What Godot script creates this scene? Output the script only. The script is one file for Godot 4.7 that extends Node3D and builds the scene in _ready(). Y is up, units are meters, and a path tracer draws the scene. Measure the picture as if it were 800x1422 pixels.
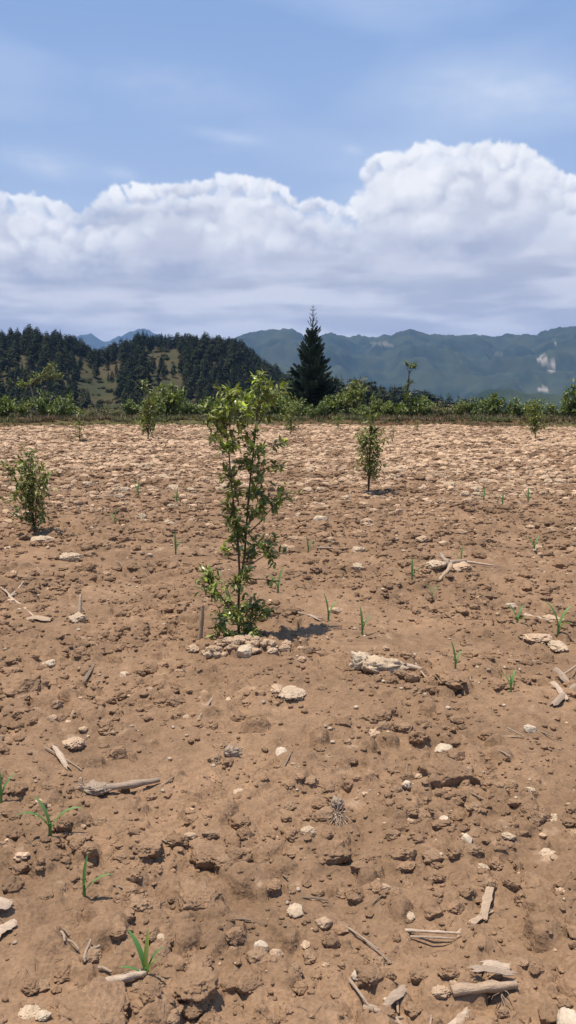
extends Node3D

const EYE := Vector3(0, 1.4, 0)
const FAN := Vector2(0, 1.3)          # where the rays of the field's grid start, on the ground behind the camera
const R0 := 2.0
const STEP := 0.0027
const ROWS := 1090
const COLS := 601
const HALF := 0.4712                  # 27 degrees
const EDGE := 36.4                    # the field ends this far away

var rng := RandomNumberGenerator.new()
var names := {}
var base_h := PackedFloat32Array()
var n_big := FastNoiseLite.new()
var n_mid := FastNoiseLite.new()
var n_small := FastNoiseLite.new()
var n_patch := FastNoiseLite.new()
var n_crust := FastNoiseLite.new()
var n_hill := FastNoiseLite.new()
var n_lump := FastNoiseLite.new()
var n_crumb := FastNoiseLite.new()
var n_lump_v := FastNoiseLite.new()
var n_crumb_v := FastNoiseLite.new()

# ---------------------------------------------------------------- mesh collecting

class Shape:
	var v := PackedVector3Array()
	var n := PackedVector3Array()
	var c := PackedColorArray()
	var ix := PackedInt32Array()
	var colored := false

	func tri(a: Vector3, b: Vector3, d: Vector3, col := Color.WHITE) -> void:
		var nn := (d - a).cross(b - a).normalized()
		var k := v.size()
		v.append(a); v.append(b); v.append(d)
		n.append(nn); n.append(nn); n.append(nn)
		c.append(col); c.append(col); c.append(col)
		ix.append(k); ix.append(k + 1); ix.append(k + 2)

	func tube(pts: Array, radii: Array, sides := 6, col := Color.WHITE, rough := 0.0, seed_no := 0) -> void:
		var r := RandomNumberGenerator.new()
		r.seed = seed_no + 77
		var first := v.size()
		var side := Vector3.ZERO
		for i in pts.size():
			var p: Vector3 = pts[i]
			var dir: Vector3 = ((pts[mini(i + 1, pts.size() - 1)] as Vector3) - (pts[maxi(i - 1, 0)] as Vector3)).normalized()
			if i == 0:
				side = dir.cross(Vector3.UP if absf(dir.y) < 0.9 else Vector3.RIGHT).normalized()
			else:
				side = (side - dir * side.dot(dir)).normalized()
			var other := dir.cross(side)
			for k in sides:
				var a := TAU * k / sides
				var out := side * cos(a) + other * sin(a)
				v.append(p + out * float(radii[i]) * (1.0 + rough * r.randf_range(-1, 1)))
				n.append(out); c.append(col)
		for i in pts.size() - 1:
			for k in sides:
				var a := first + i * sides + k
				var b := first + i * sides + (k + 1) % sides
				ix.append_array([a, a + sides, b, b, a + sides, b + sides])
		for e in [0, pts.size() - 1]:
			var p: Vector3 = pts[e]
			var m := v.size()
			v.append(p); c.append(col)
			var q: Vector3 = pts[1 if e == 0 else e - 1]
			n.append((p - q).normalized())
			for k in sides:
				var a: int = first + e * sides + k
				var b: int = first + e * sides + (k + 1) % sides
				ix.append_array([m, a, b] if e == 0 else [m, b, a])

	func add(o: Shape, t: Transform3D, col := Color.WHITE) -> void:
		var k := v.size()
		var nb := t.basis.inverse().transposed()
		for i in o.v.size():
			v.append(t * o.v[i]); n.append((nb * o.n[i]).normalized()); c.append(o.c[i] * col)
		for i in o.ix:
			ix.append(k + i)

	func smooth() -> void:
		for i in n.size():
			n[i] = Vector3.ZERO
		for t in ix.size() / 3:
			var a := ix[t * 3]
			var b := ix[t * 3 + 1]
			var d := ix[t * 3 + 2]
			var f := (v[d] - v[a]).cross(v[b] - v[a])
			n[a] += f; n[b] += f; n[d] += f
		for i in n.size():
			n[i] = n[i].normalized()

	func mesh() -> ArrayMesh:
		var a := []
		a.resize(Mesh.ARRAY_MAX)
		a[Mesh.ARRAY_VERTEX] = v; a[Mesh.ARRAY_NORMAL] = n; a[Mesh.ARRAY_INDEX] = ix
		if colored:
			a[Mesh.ARRAY_COLOR] = c
		var m := ArrayMesh.new()
		m.add_surface_from_arrays(Mesh.PRIMITIVE_TRIANGLES, a)
		return m

func numbered(called: String) -> String:
	if not names.has(called):
		names[called] = 0
		return called
	names[called] += 1
	return "%s_%03d" % [called, names[called]]

func tag(o: Node, label: String, category := "", group := "", kind := "") -> void:
	if label: o.set_meta("label", label)
	if category: o.set_meta("category", category)
	if group: o.set_meta("group", group)
	if kind: o.set_meta("kind", kind)

func thing(called: String, label: String, category: String, at := Vector3.ZERO, turn := 0.0, group := "") -> Node3D:
	var o := Node3D.new()
	o.name = numbered(called)
	add_child(o)
	o.position = at
	o.rotation.y = turn
	tag(o, label, category, group)
	return o

func part(called: String, m: Mesh, mat: Material, parent: Node, t := Transform3D()) -> MeshInstance3D:
	var o := MeshInstance3D.new()
	o.name = numbered(called) if parent == self else called
	o.mesh = m
	o.material_override = mat
	o.transform = t
	parent.add_child(o, true)
	return o

func mass(called: String, m: Mesh, mat: Material, where: Array, tints: Array, parent: Node = self) -> MultiMeshInstance3D:
	var mm := MultiMesh.new()
	mm.transform_format = MultiMesh.TRANSFORM_3D
	mm.use_colors = tints.size() > 0
	mm.mesh = m
	mm.instance_count = where.size()
	for i in where.size():
		mm.set_instance_transform(i, where[i])
		if tints.size() > 0:
			mm.set_instance_color(i, tints[i])
	var o := MultiMeshInstance3D.new()
	o.name = numbered(called) if parent == self else called
	o.multimesh = mm
	o.material_override = mat
	parent.add_child(o, true)
	o.set_meta("kind", "stuff")
	return o

func noise(kind: int, freq: float, oct: int, seed_no: int) -> FastNoiseLite:
	var f := FastNoiseLite.new()
	f.noise_type = kind
	f.frequency = freq
	f.seed = seed_no
	f.fractal_type = FastNoiseLite.FRACTAL_FBM if oct > 1 else FastNoiseLite.FRACTAL_NONE
	f.fractal_octaves = oct
	return f

func lumps(freq: float, seed_no: int, warp: float, warp_freq: float, what: int) -> FastNoiseLite:
	# lumps with crooked borders: how far from the border, or a number for each lump
	var f := noise(FastNoiseLite.TYPE_CELLULAR, freq, 1, seed_no)
	f.cellular_return_type = what
	f.domain_warp_enabled = true
	f.domain_warp_amplitude = warp
	f.domain_warp_frequency = warp_freq
	f.domain_warp_fractal_type = FastNoiseLite.DOMAIN_WARP_FRACTAL_NONE
	return f

func lin(r: float, g: float, b: float) -> Color:
	return Color(r, g, b).linear_to_srgb()

func mat(col: Color, rough := 0.9, spec := 0.3) -> StandardMaterial3D:
	var m := StandardMaterial3D.new()
	m.albedo_color = col
	m.roughness = rough
	m.metallic_specular = spec
	return m

func sm(a: float, b: float, x: float) -> float:
	return smoothstep(a, b, x)

# ---------------------------------------------------------------- sky

var c_edge := noise(FastNoiseLite.TYPE_SIMPLEX_SMOOTH, 0.16, 6, 5)
var c_puff := noise(FastNoiseLite.TYPE_SIMPLEX_SMOOTH, 0.22, 5, 11)
var c_band := noise(FastNoiseLite.TYPE_SIMPLEX_SMOOTH, 0.09, 4, 23)
var c_wisp := noise(FastNoiseLite.TYPE_SIMPLEX_SMOOTH, 0.05, 5, 31)
var c_round := noise(FastNoiseLite.TYPE_SIMPLEX_SMOOTH, 0.05, 3, 41)
var outline := [Vector2(-60, 11.0), Vector2(-40, 13.5), Vector2(-26, 12.0), Vector2(-17.98, 11.78), Vector2(-16.06, 12.15), Vector2(-14.22, 11.67), Vector2(-13.19, 11.05), Vector2(-12.37, 11.76), Vector2(-11.01, 12.49), Vector2(-9.19, 13.14), Vector2(-6.92, 13.21), Vector2(-5.09, 13.08), Vector2(-4.07, 13.56), Vector2(-3.01, 13.70), Vector2(-1.30, 13.30), Vector2(0.00, 12.80), Vector2(1.02, 12.20), Vector2(1.86, 12.45), Vector2(3.25, 12.01), Vector2(4.51, 11.57), Vector2(4.81, 13.05), Vector2(5.17, 14.25), Vector2(6.21, 14.80), Vector2(7.79, 15.04), Vector2(10.04, 15.07), Vector2(12.70, 15.10), Vector2(14.53, 14.83), Vector2(15.76, 14.23), Vector2(16.86, 13.23), Vector2(17.92, 13.08), Vector2(24, 12.0), Vector2(36, 10.0), Vector2(60, 13.0)]
# soft grey undersides and bright heads that stand in front of the bank: azimuth, elevation, half width, half height, how grey
var bellies := [[Vector2(-11.05, 11.05), 2.5, 0.9, 0.95], [Vector2(-6.40, 11.45), 1.6, 0.6, 0.75], [Vector2(11.77, 9.32), 5.0, 1.0, 1.0], [Vector2(-6.09, 8.05), 8.0, 0.85, 0.9], [Vector2(-15.17, 7.38), 5.0, 0.8, 0.7], [Vector2(3.27, 9.63), 2.5, 0.7, 0.5], [Vector2(0.00, 10.39), 1.6, 0.6, 0.4], [Vector2(9.35, 6.65), 7.0, 0.7, 0.5], [Vector2(15.47, 10.78), 2.0, 0.6, 0.35]]

func top_of(az: float) -> float:
	for i in outline.size() - 1:
		if az < outline[i + 1].x:
			var k := clampf((az - outline[i].x) / (outline[i + 1].x - outline[i].x), 0, 1)
			return lerpf(outline[i].y, outline[i + 1].y, k)
	return 11.5

var bins := []

func top_all(az: float) -> float:
	az = wrapf(az, -180.0, 180.0)
	var a := deg_to_rad(az)
	return lerpf(top_of(az), 12.0 + 9.0 * c_round.get_noise_3d(sin(a) * 57.3, 0, -cos(a) * 57.3), sm(22.0, 46.0, absf(az)))

func heap_clouds() -> void:
	c_edge.fractal_gain = 0.62
	c_puff.fractal_gain = 0.58
	var r := RandomNumberGenerator.new()
	r.seed = 12
	bins.clear()
	for k in 360: bins.append([])
	var list := []
	for row in 4:
		var az := -180.0
		while az < 180.0:
			var top := top_all(az)
			var size: float = [0.5, 0.72, 0.95, 1.1][row] * r.randf_range(0.45, 1.55) * (1.0 + 0.6 * sm(13.0, 15.5, top))
			var el: float = top - size * 0.8 - [0.0, 0.9, 2.1, 3.4][row] * r.randf_range(0.7, 1.3)
			if el > 6.8 and r.randf() < [1.0, 0.9, 0.7, 0.5][row]:
				list.append([az, el, size, clampf(0.08 * row + r.randf_range(0.0, 0.25), 0, 0.8), r.randf_range(0.5, 0.85) - 0.1 * row, r.randf_range(0.75, 1.0) if row else r.randf_range(0.85, 1.0)])
			az += size * r.randf_range(0.45, 0.95)
	for q in list:
		for b in range(int(floor(q[0] - q[2])), int(floor(q[0] + q[2])) + 1):
			bins[posmod(b, 360)].append(q)

func sky_color(az: float, el: float) -> Color:
	# a point on the dome, so that the noise has no seam
	var ce := cos(deg_to_rad(el))
	var d := Vector3(sin(deg_to_rad(az)) * ce, sin(deg_to_rad(el)) * 1.25, -cos(deg_to_rad(az)) * ce) * 57.3
	var f := sm(0, 34, el)
	var c := Color(0.78, 0.83, 0.91).lerp(Color(0.485, 0.615, 0.82), pow(f, 0.62))
	# thin high veils
	var w := c_wisp.get_noise_3d(d.x * 0.55, d.y * 2.2, d.z * 0.55) * 0.6 + c_band.get_noise_3d(d.x * 0.5 + 40.0, d.y * 1.2, d.z * 0.5) * 0.55
	c = c.lerp(Color(0.86, 0.89, 0.95), clampf(w * 1.3 + 0.12, 0, 1) * 0.45)
	for v in [[Vector2(-15.13, 13.75), 2.6, 0.75, 0.6], [Vector2(-10.54, 13.42), 1.2, 0.4, 0.45], [Vector2(13.04, 17.73), 6.0, 1.6, 0.5], [Vector2(-3.68, 15.75), 2.6, 0.35, 0.4], [Vector2(4.15, 15.01), 0.6, 0.3, 0.5], [Vector2(-6.83, 18.24), 5.5, 1.3, 0.25]]:
		var q := Vector2((az - v[0].x) / v[1], (el - v[0].y + (az - v[0].x) * 0.1) / v[2])
		if q.length_squared() < 6.0:
			var e := exp(-q.length_squared() * 1.1) * (0.75 + 0.9 * c_edge.get_noise_3d(d.x * 1.2, d.y * 2.5, d.z * 1.2))
			c = c.lerp(Color(0.85, 0.88, 0.94), clampf(e * v[3] * 1.1, 0, 0.75))
	# the cumulus bank: a soft body, then its heads from the back to the front
	var fine := c_edge.get_noise_3d(d.x * 1.6, d.y * 1.6, d.z * 1.6)
	var wx := az + (0.55 * c_puff.get_noise_3d(d.x * 1.3, d.y * 1.3, d.z * 1.3) + 0.25 * fine) * 1.15 + 0.22 * c_edge.get_noise_3d(d.x * 4.5, d.y * 4.5, d.z * 4.5)
	var wy := el + (0.55 * c_puff.get_noise_3d(d.x * 1.3 + 60.0, d.y * 1.3, d.z * 1.3) + 0.25 * c_edge.get_noise_3d(d.x * 2.0 + 30.0, d.y * 2.0, d.z * 2.0)) * 1.15 + 0.22 * c_edge.get_noise_3d(d.x * 4.5 + 9.0, d.y * 4.5, d.z * 4.5)
	var top := top_all(wx)
	var soft := c_round.get_noise_3d(d.x * 2.0, d.y * 3.0, d.z * 2.0)
	var cc := Color(0.80, 0.81, 0.86).lerp(Color(0.93, 0.935, 0.955), clampf(0.5 + 1.2 * soft, 0, 1))
	var cover := sm(-0.2, 0.9, top - 0.55 - wy)
	var rag := c_edge.get_noise_3d(d.x * 3.2 + 15.0, d.y * 3.2, d.z * 3.2) + 0.4 * c_edge.get_noise_3d(d.x * 9.0, d.y * 9.0, d.z * 9.0)
	for q in bins[posmod(int(floor(wx)), 360)]:
		var dx: float = wrapf(wx - q[0], -180.0, 180.0) / q[2]
		var dy: float = (wy - q[1]) / q[2]
		var r2 := dx * dx + dy * dy
		if r2 < 1.0:
			var al: float = sm(1.0, q[4], sqrt(r2) + 0.30 * maxf(0.0, rag)) * q[5]
			var up := sqrt(1.0 - r2)
			var lit := clampf(0.50 + 0.85 * (dy * 0.85 - dx * 0.35 + up * 0.35) + 0.55 * fine + 0.35 * rag, 0.0, 1.0)
			var k := Color(0.70, 0.725, 0.80).lerp(Color(0.985, 0.985, 0.988), lit).lerp(Color(0.82, 0.83, 0.875), q[3])
			cc = k if cover < 0.01 else cc.lerp(k, al)
			cover = maxf(cover, al)
	if cover > 0.0:
		var low := sm(9.6, 6.4, el + c_band.get_noise_3d(d.x, d.y * 3.0, d.z) * 2.2)
		var s := c_band.get_noise_3d(d.x * 0.8, d.y * 4.0 + 70.0, d.z * 0.8) + 0.6 * c_edge.get_noise_3d(d.x * 0.5, d.y * 2.6, d.z * 0.5)
		var deck := Color(0.70, 0.718, 0.78).lerp(Color(0.87, 0.872, 0.90), clampf(0.46 + 2.1 * s, 0, 1))
		cc = cc.lerp(deck, low * 0.85)
		var grey := 0.0
		for b in bellies:
			var q := Vector2((az - b[0].x) / b[1], (el - b[0].y) / b[2])
			q.y += c_edge.get_noise_3d(d.x * 0.8, d.y * 1.6, d.z * 0.8) * 1.2
			q.x += fine * 0.6
			grey += b[3] * exp(-q.length_squared())
		cc = cc.lerp(Color(0.645, 0.675, 0.765), clampf(grey * (0.8 + 0.9 * fine), 0, 0.9) * 0.88)
		c = c.lerp(cc, cover)
	# pale air near the horizon
	c = c.lerp(Color(0.775, 0.785, 0.84), 0.55 * sm(4.5, 0.0, el))
	return c

func make_sky() -> Image:
	heap_clouds()
	var wide := 4096
	var tall := 2048
	var low := Image.create(wide / 8, tall / 8, false, Image.FORMAT_RGB8)
	for y in tall / 8:
		var el := 90.0 - (y + 0.5) * 180.0 / (tall / 8)
		for x in wide / 8:
			var az := (x + 0.5) * 360.0 / (wide / 8)
			if az > 180.0: az -= 360.0
			low.set_pixel(x, y, sky_color(az, el) if el > -1.0 else Color(0.40, 0.37, 0.33))
	low.resize(wide, tall, Image.INTERPOLATE_CUBIC)
	var deg := 360.0 / wide
	for y in range(int((90.0 - 27.0) / deg), int(90.5 / deg)):
		var el := 90.0 - (y + 0.5) * deg
		for x in range(-270, 270):
			var az := (x + 0.5) * deg
			var k := minf(1.0, minf((270.0 - absf(x)) / 24.0, (27.0 - el) / 2.0))
			var at := posmod(x, wide)
			var c := sky_color(az, maxf(el, 0.0))
			low.set_pixel(at, y, low.get_pixel(at, y).lerp(c, clampf(k, 0, 1)))
	return low

# ---------------------------------------------------------------- soil

func swell(x: float, z: float) -> float:
	return n_big.get_noise_2d(x, z) * 0.07

func rough_h(x: float, z: float) -> float:
	var m := n_patch.get_noise_2d(x * 1.3 + 50.0, z * 1.3)
	var lumpy := clampf(0.72 + m * 1.2, 0.3, 1.15)
	var a := n_mid.get_noise_2d(x, z)
	var b := n_small.get_noise_2d(x, z)
	var l := clampf((n_lump.get_noise_2d(x, z) + 1.0) / 0.42, 0.0, 1.0)
	var c := clampf((n_crumb.get_noise_2d(x, z) + 1.0) / 0.45, 0.0, 1.0)
	l = l * (2.0 - l) * (0.25 + 0.75 * maxf(0.0, n_lump_v.get_noise_2d(x, z)))
	c = c * (2.0 - c) * (0.3 + 0.7 * maxf(0.0, n_crumb_v.get_noise_2d(x, z)))
	var pick := clampf(0.5 + 1.6 * n_mid.get_noise_2d(x * 0.31 + 8.0, z * 0.31), 0.0, 1.0)
	return swell(x, z) + 0.4 * a * 0.036 + lumpy * (a * 0.018 + l * 0.034 * pick + c * 0.0135 * (1.2 - 0.5 * pick) + b * 0.006) - 0.012

func dry(x: float, z: float) -> float:
	# share of pale crumbled crust; the far gain paints in light caught at grazing angles
	var far := sm(4.5, 17.0, -z + x * 0.06)
	var band := sm(0.15, -0.25, n_patch.get_noise_2d(x * 0.45 + 10.0, z * 0.9))
	return clampf(0.05 + 0.80 * far - 0.42 * band * far + 0.36 * n_patch.get_noise_2d(x * 1.7, z * 2.2 + 30.0), 0.0, 1.0)

const SOIL := Color(0.264, 0.168, 0.102)
const CRUST := Color(0.49, 0.35, 0.235)

func soil_tint(x: float, z: float) -> Color:
	var p := n_patch.get_noise_2d(x * 2.0 - 20.0, z * 2.0)
	var q := n_crust.get_noise_2d(x, z)
	var c := SOIL * (1.0 + 0.24 * p + 0.14 * q)
	var d := sm(0.12, 0.5, q + (dry(x, z) - 0.5) * 0.9)
	c = c.lerp(CRUST * (0.92 + 0.2 * p), d * 0.75)
	c.a = 1.0
	return c

func cell(x: float, z: float) -> Vector2:
	var dx := x - FAN.x
	var dz := FAN.y - z
	return Vector2(log(maxf(sqrt(dx * dx + dz * dz), 0.1) / R0) / STEP, (atan2(dx, dz) / HALF + 1.0) * 0.5 * (COLS - 1))

func ground_h(x: float, z: float) -> float:
	var c := cell(x, z)
	if c.x < 0 or c.y < 0 or c.x >= ROWS - 1 or c.y >= COLS - 1:
		return rough_h(x, z)
	var i := int(c.x)
	var j := int(c.y)
	var u := c.x - i
	var w := c.y - j
	var k := i * COLS + j
	return lerpf(lerpf(base_h[k], base_h[k + 1], w), lerpf(base_h[k + COLS], base_h[k + COLS + 1], w), u)

func on_ground(p: Vector2, up := 0.0) -> Vector3:
	return Vector3(p.x, ground_h(p.x, p.y) + up, p.y)

func raise(x: float, z: float, rad: float, high: float, squash: float, turn: float) -> void:
	# one lump of soil pushed up out of the sheet
	var reach := rad * 1.35
	var r := Vector2(x - FAN.x, z - FAN.y).length()
	var lo := cell(x, z)
	var di := int(reach / r / STEP) + 2
	var dj := int(reach / r / (2.0 * HALF) * (COLS - 1)) + 2
	var ca := cos(turn)
	var sa := sin(turn)
	for i in range(maxi(0, int(lo.x) - di), mini(ROWS, int(lo.x) + di)):
		var rr := R0 * exp(i * STEP)
		for j in range(maxi(0, int(lo.y) - dj), mini(COLS, int(lo.y) + dj)):
			var a := (2.0 * j / (COLS - 1) - 1.0) * HALF
			var bearing := FAN.x + rr * sin(a)
			var pz := FAN.y - rr * cos(a)
			var dx := bearing - x
			var dz := pz - z
			var u := (dx * ca + dz * sa) / rad
			var w := (-dx * sa + dz * ca) / (rad * squash)
			var q := u * u + w * w
			if q < 1.8:
				q *= 1.0 + 0.85 * n_crust.get_noise_2d(bearing * 1.4 + x * 7.0, pz * 1.4)
				if q < 1.0:
					var k := i * COLS + j
					base_h[k] = maxf(base_h[k], swell(x, z) - 0.35 * high * 0.3 + high * pow(1.0 - q, 0.62) + 0.006 * n_small.get_noise_2d(bearing * 2.0, pz * 2.0))

func make_field(soil: Material) -> void:
	base_h.resize(ROWS * COLS)
	var at_x := PackedFloat32Array()
	var pz := PackedFloat32Array()
	at_x.resize(ROWS * COLS)
	pz.resize(ROWS * COLS)
	for i in ROWS:
		var r := R0 * exp(i * STEP)
		for j in COLS:
			var a := (2.0 * j / (COLS - 1) - 1.0) * HALF
			var x := FAN.x + r * sin(a)
			var z := FAN.y - r * cos(a)
			at_x[i * COLS + j] = x
			pz[i * COLS + j] = z
			base_h[i * COLS + j] = rough_h(x, z)
	# embedded lumps
	rng.seed = 4
	for n in 4200:
		var r := sqrt(rng.randf_range(2.6 * 2.6, 11.0 * 11.0))
		var a := rng.randf_range(-HALF, HALF)
		var x := FAN.x + r * sin(a)
		var z := FAN.y - r * cos(a)
		var size := 0.016 + 0.05 * pow(rng.randf(), 2.4)
		if n_patch.get_noise_2d(x * 1.3 + 50.0, z * 1.3) < rng.randf_range(-0.5, 0.25):
			continue
		raise(x, z, size, size * rng.randf_range(0.35, 0.85), rng.randf_range(0.6, 1.0), rng.randf() * TAU)
	for b in [[Vector2(-0.254, -2.233), 0.0814, 0.03, 0.72, 0.2], [Vector2(-0.118, -2.362), 0.0985, 0.05, 0.6, 0.5], [Vector2(0.576, -2.931), 0.1100, 0.03, 0.75, 0.1], [Vector2(-1.292, -3.973), 0.1257, 0.03, 0.6, 0.0], [Vector2(-0.446, -1.779), 0.0860, 0.03, 0.7, 0.6], [Vector2(-0.234, -1.876), 0.0624, 0.03, 0.8, 1.0], [Vector2(-0.478, -2.086), 0.0764, 0.05, 0.7, 2.0], [Vector2(-0.628, -2.011), 0.0628, 0.04, 0.8, 1.4], [Vector2(-0.308, -1.790), 0.0599, 0.055, 0.8, 0.3], [Vector2(0.683, -2.070), 0.0683, 0.05, 0.7, 1.2], [Vector2(0.066, -1.779), 0.0992, 0.04, 0.7, 0.1], [Vector2(0.749, -3.873), 0.0886, 0.05, 0.6, 0.1], [Vector2(-0.236, -4.495), 0.2749, 0.05, 0.5, 0.0]]:
		raise(b[0].x, b[0].y, b[1], b[2], b[3], b[4])
	var v := PackedVector3Array()
	var nn := PackedVector3Array()
	var c := PackedColorArray()
	var ix := PackedInt32Array()
	v.resize(ROWS * COLS)
	nn.resize(ROWS * COLS)
	c.resize(ROWS * COLS)
	for k in ROWS * COLS:
		v[k] = Vector3(at_x[k], base_h[k], pz[k])
		c[k] = soil_tint(at_x[k], pz[k])
	ix.resize((ROWS - 1) * (COLS - 1) * 6)
	var at := 0
	for i in ROWS:
		for j in COLS:
			var k := i * COLS + j
			var l := v[k - 1] if j > 0 else v[k]
			var r := v[k + 1] if j < COLS - 1 else v[k]
			var n := v[k - COLS] if i > 0 else v[k]
			var f := v[k + COLS] if i < ROWS - 1 else v[k]
			nn[k] = (r - l).cross(f - n).normalized()
			if i < ROWS - 1 and j < COLS - 1:
				ix[at] = k; ix[at + 1] = k + COLS; ix[at + 2] = k + 1
				ix[at + 3] = k + 1; ix[at + 4] = k + COLS; ix[at + 5] = k + COLS + 1
				at += 6
	var arr := []
	arr.resize(Mesh.ARRAY_MAX)
	arr[Mesh.ARRAY_VERTEX] = v; arr[Mesh.ARRAY_NORMAL] = nn; arr[Mesh.ARRAY_COLOR] = c; arr[Mesh.ARRAY_INDEX] = ix
	var m := ArrayMesh.new()
	m.add_surface_from_arrays(Mesh.PRIMITIVE_TRIANGLES, arr)
	# the rest of the field beside and behind, coarser
	var s := Shape.new()
	var rows := 150
	var cols := 140
	for i in rows:
		var r: float = 0.02 * exp(i * log(R0 * exp((ROWS - 1) * STEP) / 0.02) / (rows - 1))
		for j in cols:
			var a := HALF + (TAU - 2.0 * HALF) * j / (cols - 1)
			var x := FAN.x + r * sin(a)
			var z := FAN.y - r * cos(a)
			s.v.append(Vector3(x, rough_h(x, z), z)); s.n.append(Vector3.UP); s.c.append(soil_tint(x, z))
			if i < rows - 1 and j < cols - 1:
				var k := i * cols + j
				s.ix.append_array([k, k + cols, k + 1, k + 1, k + cols, k + cols + 1])
	var k0 := s.v.size()
	for i in 40:
		var r := 0.02 + (R0 - 0.02) * i / 39.0
		for j in 40:
			var a := (2.0 * j / 39.0 - 1.0) * HALF
			var x := FAN.x + r * sin(a)
			var z := FAN.y - r * cos(a)
			s.v.append(Vector3(x, rough_h(x, z), z)); s.n.append(Vector3.UP); s.c.append(soil_tint(x, z))
			if i < 39 and j < 39:
				var k := k0 + i * 40 + j
				s.ix.append_array([k, k + 40, k + 1, k + 1, k + 40, k + 41])
	s.smooth()
	arr = []
	arr.resize(Mesh.ARRAY_MAX)
	arr[Mesh.ARRAY_VERTEX] = s.v; arr[Mesh.ARRAY_NORMAL] = s.n; arr[Mesh.ARRAY_COLOR] = s.c; arr[Mesh.ARRAY_INDEX] = s.ix
	m.add_surface_from_arrays(Mesh.PRIMITIVE_TRIANGLES, arr)
	var o := part("ground", m, soil, self)
	tag(o, "ploughed brown field of dry clods and crumbled soil", "", "", "structure")

func clod_shape(level: int, seed_no: int, lump: float, flat: float, crumbly := 1.0) -> Shape:
	var s := Shape.new()
	var g := (1.0 + sqrt(5.0)) / 2.0
	var pts: Array[Vector3] = []
	for p in [[-1, g, 0], [1, g, 0], [-1, -g, 0], [1, -g, 0], [0, -1, g], [0, 1, g], [0, -1, -g], [0, 1, -g], [g, 0, -1], [g, 0, 1], [-g, 0, -1], [-g, 0, 1]]:
		pts.append(Vector3(p[0], p[1], p[2]).normalized())
	var f := [0, 11, 5, 0, 5, 1, 0, 1, 7, 0, 7, 10, 0, 10, 11, 1, 5, 9, 5, 11, 4, 11, 10, 2, 10, 7, 6, 7, 1, 8, 3, 9, 4, 3, 4, 2, 3, 2, 6, 3, 6, 8, 3, 8, 9, 4, 9, 5, 2, 4, 11, 6, 2, 10, 8, 6, 7, 9, 8, 1]
	for l in level:
		var half := {}
		var next := []
		for t in f.size() / 3:
			var m := []
			for e in 3:
				var a: int = f[t * 3 + e]
				var b: int = f[t * 3 + (e + 1) % 3]
				var key := Vector2i(mini(a, b), maxi(a, b))
				if not half.has(key):
					half[key] = pts.size()
					pts.append((pts[a] + pts[b]).normalized())
				m.append(half[key])
			next.append_array([f[t * 3], m[0], m[2], f[t * 3 + 1], m[1], m[0], f[t * 3 + 2], m[2], m[1], m[0], m[1], m[2]])
		f = next
	var a := noise(FastNoiseLite.TYPE_SIMPLEX_SMOOTH, 0.85, 2, seed_no)
	var b := noise(FastNoiseLite.TYPE_CELLULAR, 1.5, 1, seed_no + 3)
	b.cellular_return_type = FastNoiseLite.RETURN_DISTANCE
	var d := noise(FastNoiseLite.TYPE_SIMPLEX_SMOOTH, 3.2, 4, seed_no + 7)
	var e := noise(FastNoiseLite.TYPE_CELLULAR, 3.4, 1, seed_no + 9)
	e.cellular_return_type = FastNoiseLite.RETURN_DISTANCE
	var cut: Array[Plane] = []
	var r := RandomNumberGenerator.new()
	r.seed = seed_no
	for k in (4 if crumbly < 0.5 else 2):
		cut.append(Plane(Vector3(r.randf_range(-1, 1), r.randf_range(-0.4, 1), r.randf_range(-1, 1)).normalized(), r.randf_range(0.62, 0.9)))
	for p in pts:
		var h := 1.0 + lump * (0.55 * a.get_noise_3dv(p) - 0.45 * (b.get_noise_3dv(p) + 0.4) + 0.42 * d.get_noise_3dv(p) - 0.26 * crumbly * (e.get_noise_3dv(p) + 0.5))
		var q := p * h
		for pl in cut:
			var over := pl.distance_to(q)
			if over > 0:
				q -= pl.normal * over * 0.8
		q += p * (0.05 + 0.09 * crumbly) * d.get_noise_3dv(p * 2.3 + Vector3.ONE)
		s.v.append(Vector3(q.x, q.y * flat, q.z)); s.n.append(p); s.c.append(Color.WHITE)
	for t in f.size() / 3:
		s.ix.append_array([f[t * 3], f[t * 3 + 2], f[t * 3 + 1]])
	# face outward whichever way the list runs
	var fa := s.v[s.ix[0]]
	if (s.v[s.ix[2]] - fa).cross(s.v[s.ix[1]] - fa).dot(fa) < 0:
		for t in s.ix.size() / 3:
			var w := s.ix[t * 3 + 1]
			s.ix[t * 3 + 1] = s.ix[t * 3 + 2]
			s.ix[t * 3 + 2] = w
	s.smooth()
	return s

func lie(p: Vector2, size: float, sink := 0.3, tall := 1.0) -> Transform3D:
	var b := Basis(Vector3.UP, rng.randf() * TAU) * Basis(Vector3.RIGHT, rng.randf_range(-0.25, 0.25))
	b = b.scaled(Vector3(size * rng.randf_range(0.85, 1.2), size * tall, size * rng.randf_range(0.85, 1.15)))
	# rests as low as the ground around it lies
	var ring := 0.0
	for k in 6:
		ring += ground_h(p.x + cos(k * 1.047) * size * 0.9, p.y + sin(k * 1.047) * size * 0.9) / 6.0
	return Transform3D(b, Vector3(p.x, minf(ground_h(p.x, p.y), ring + size * 0.1) + size * tall * (0.62 - sink), p.y))

# ---------------------------------------------------------------- plants

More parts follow.
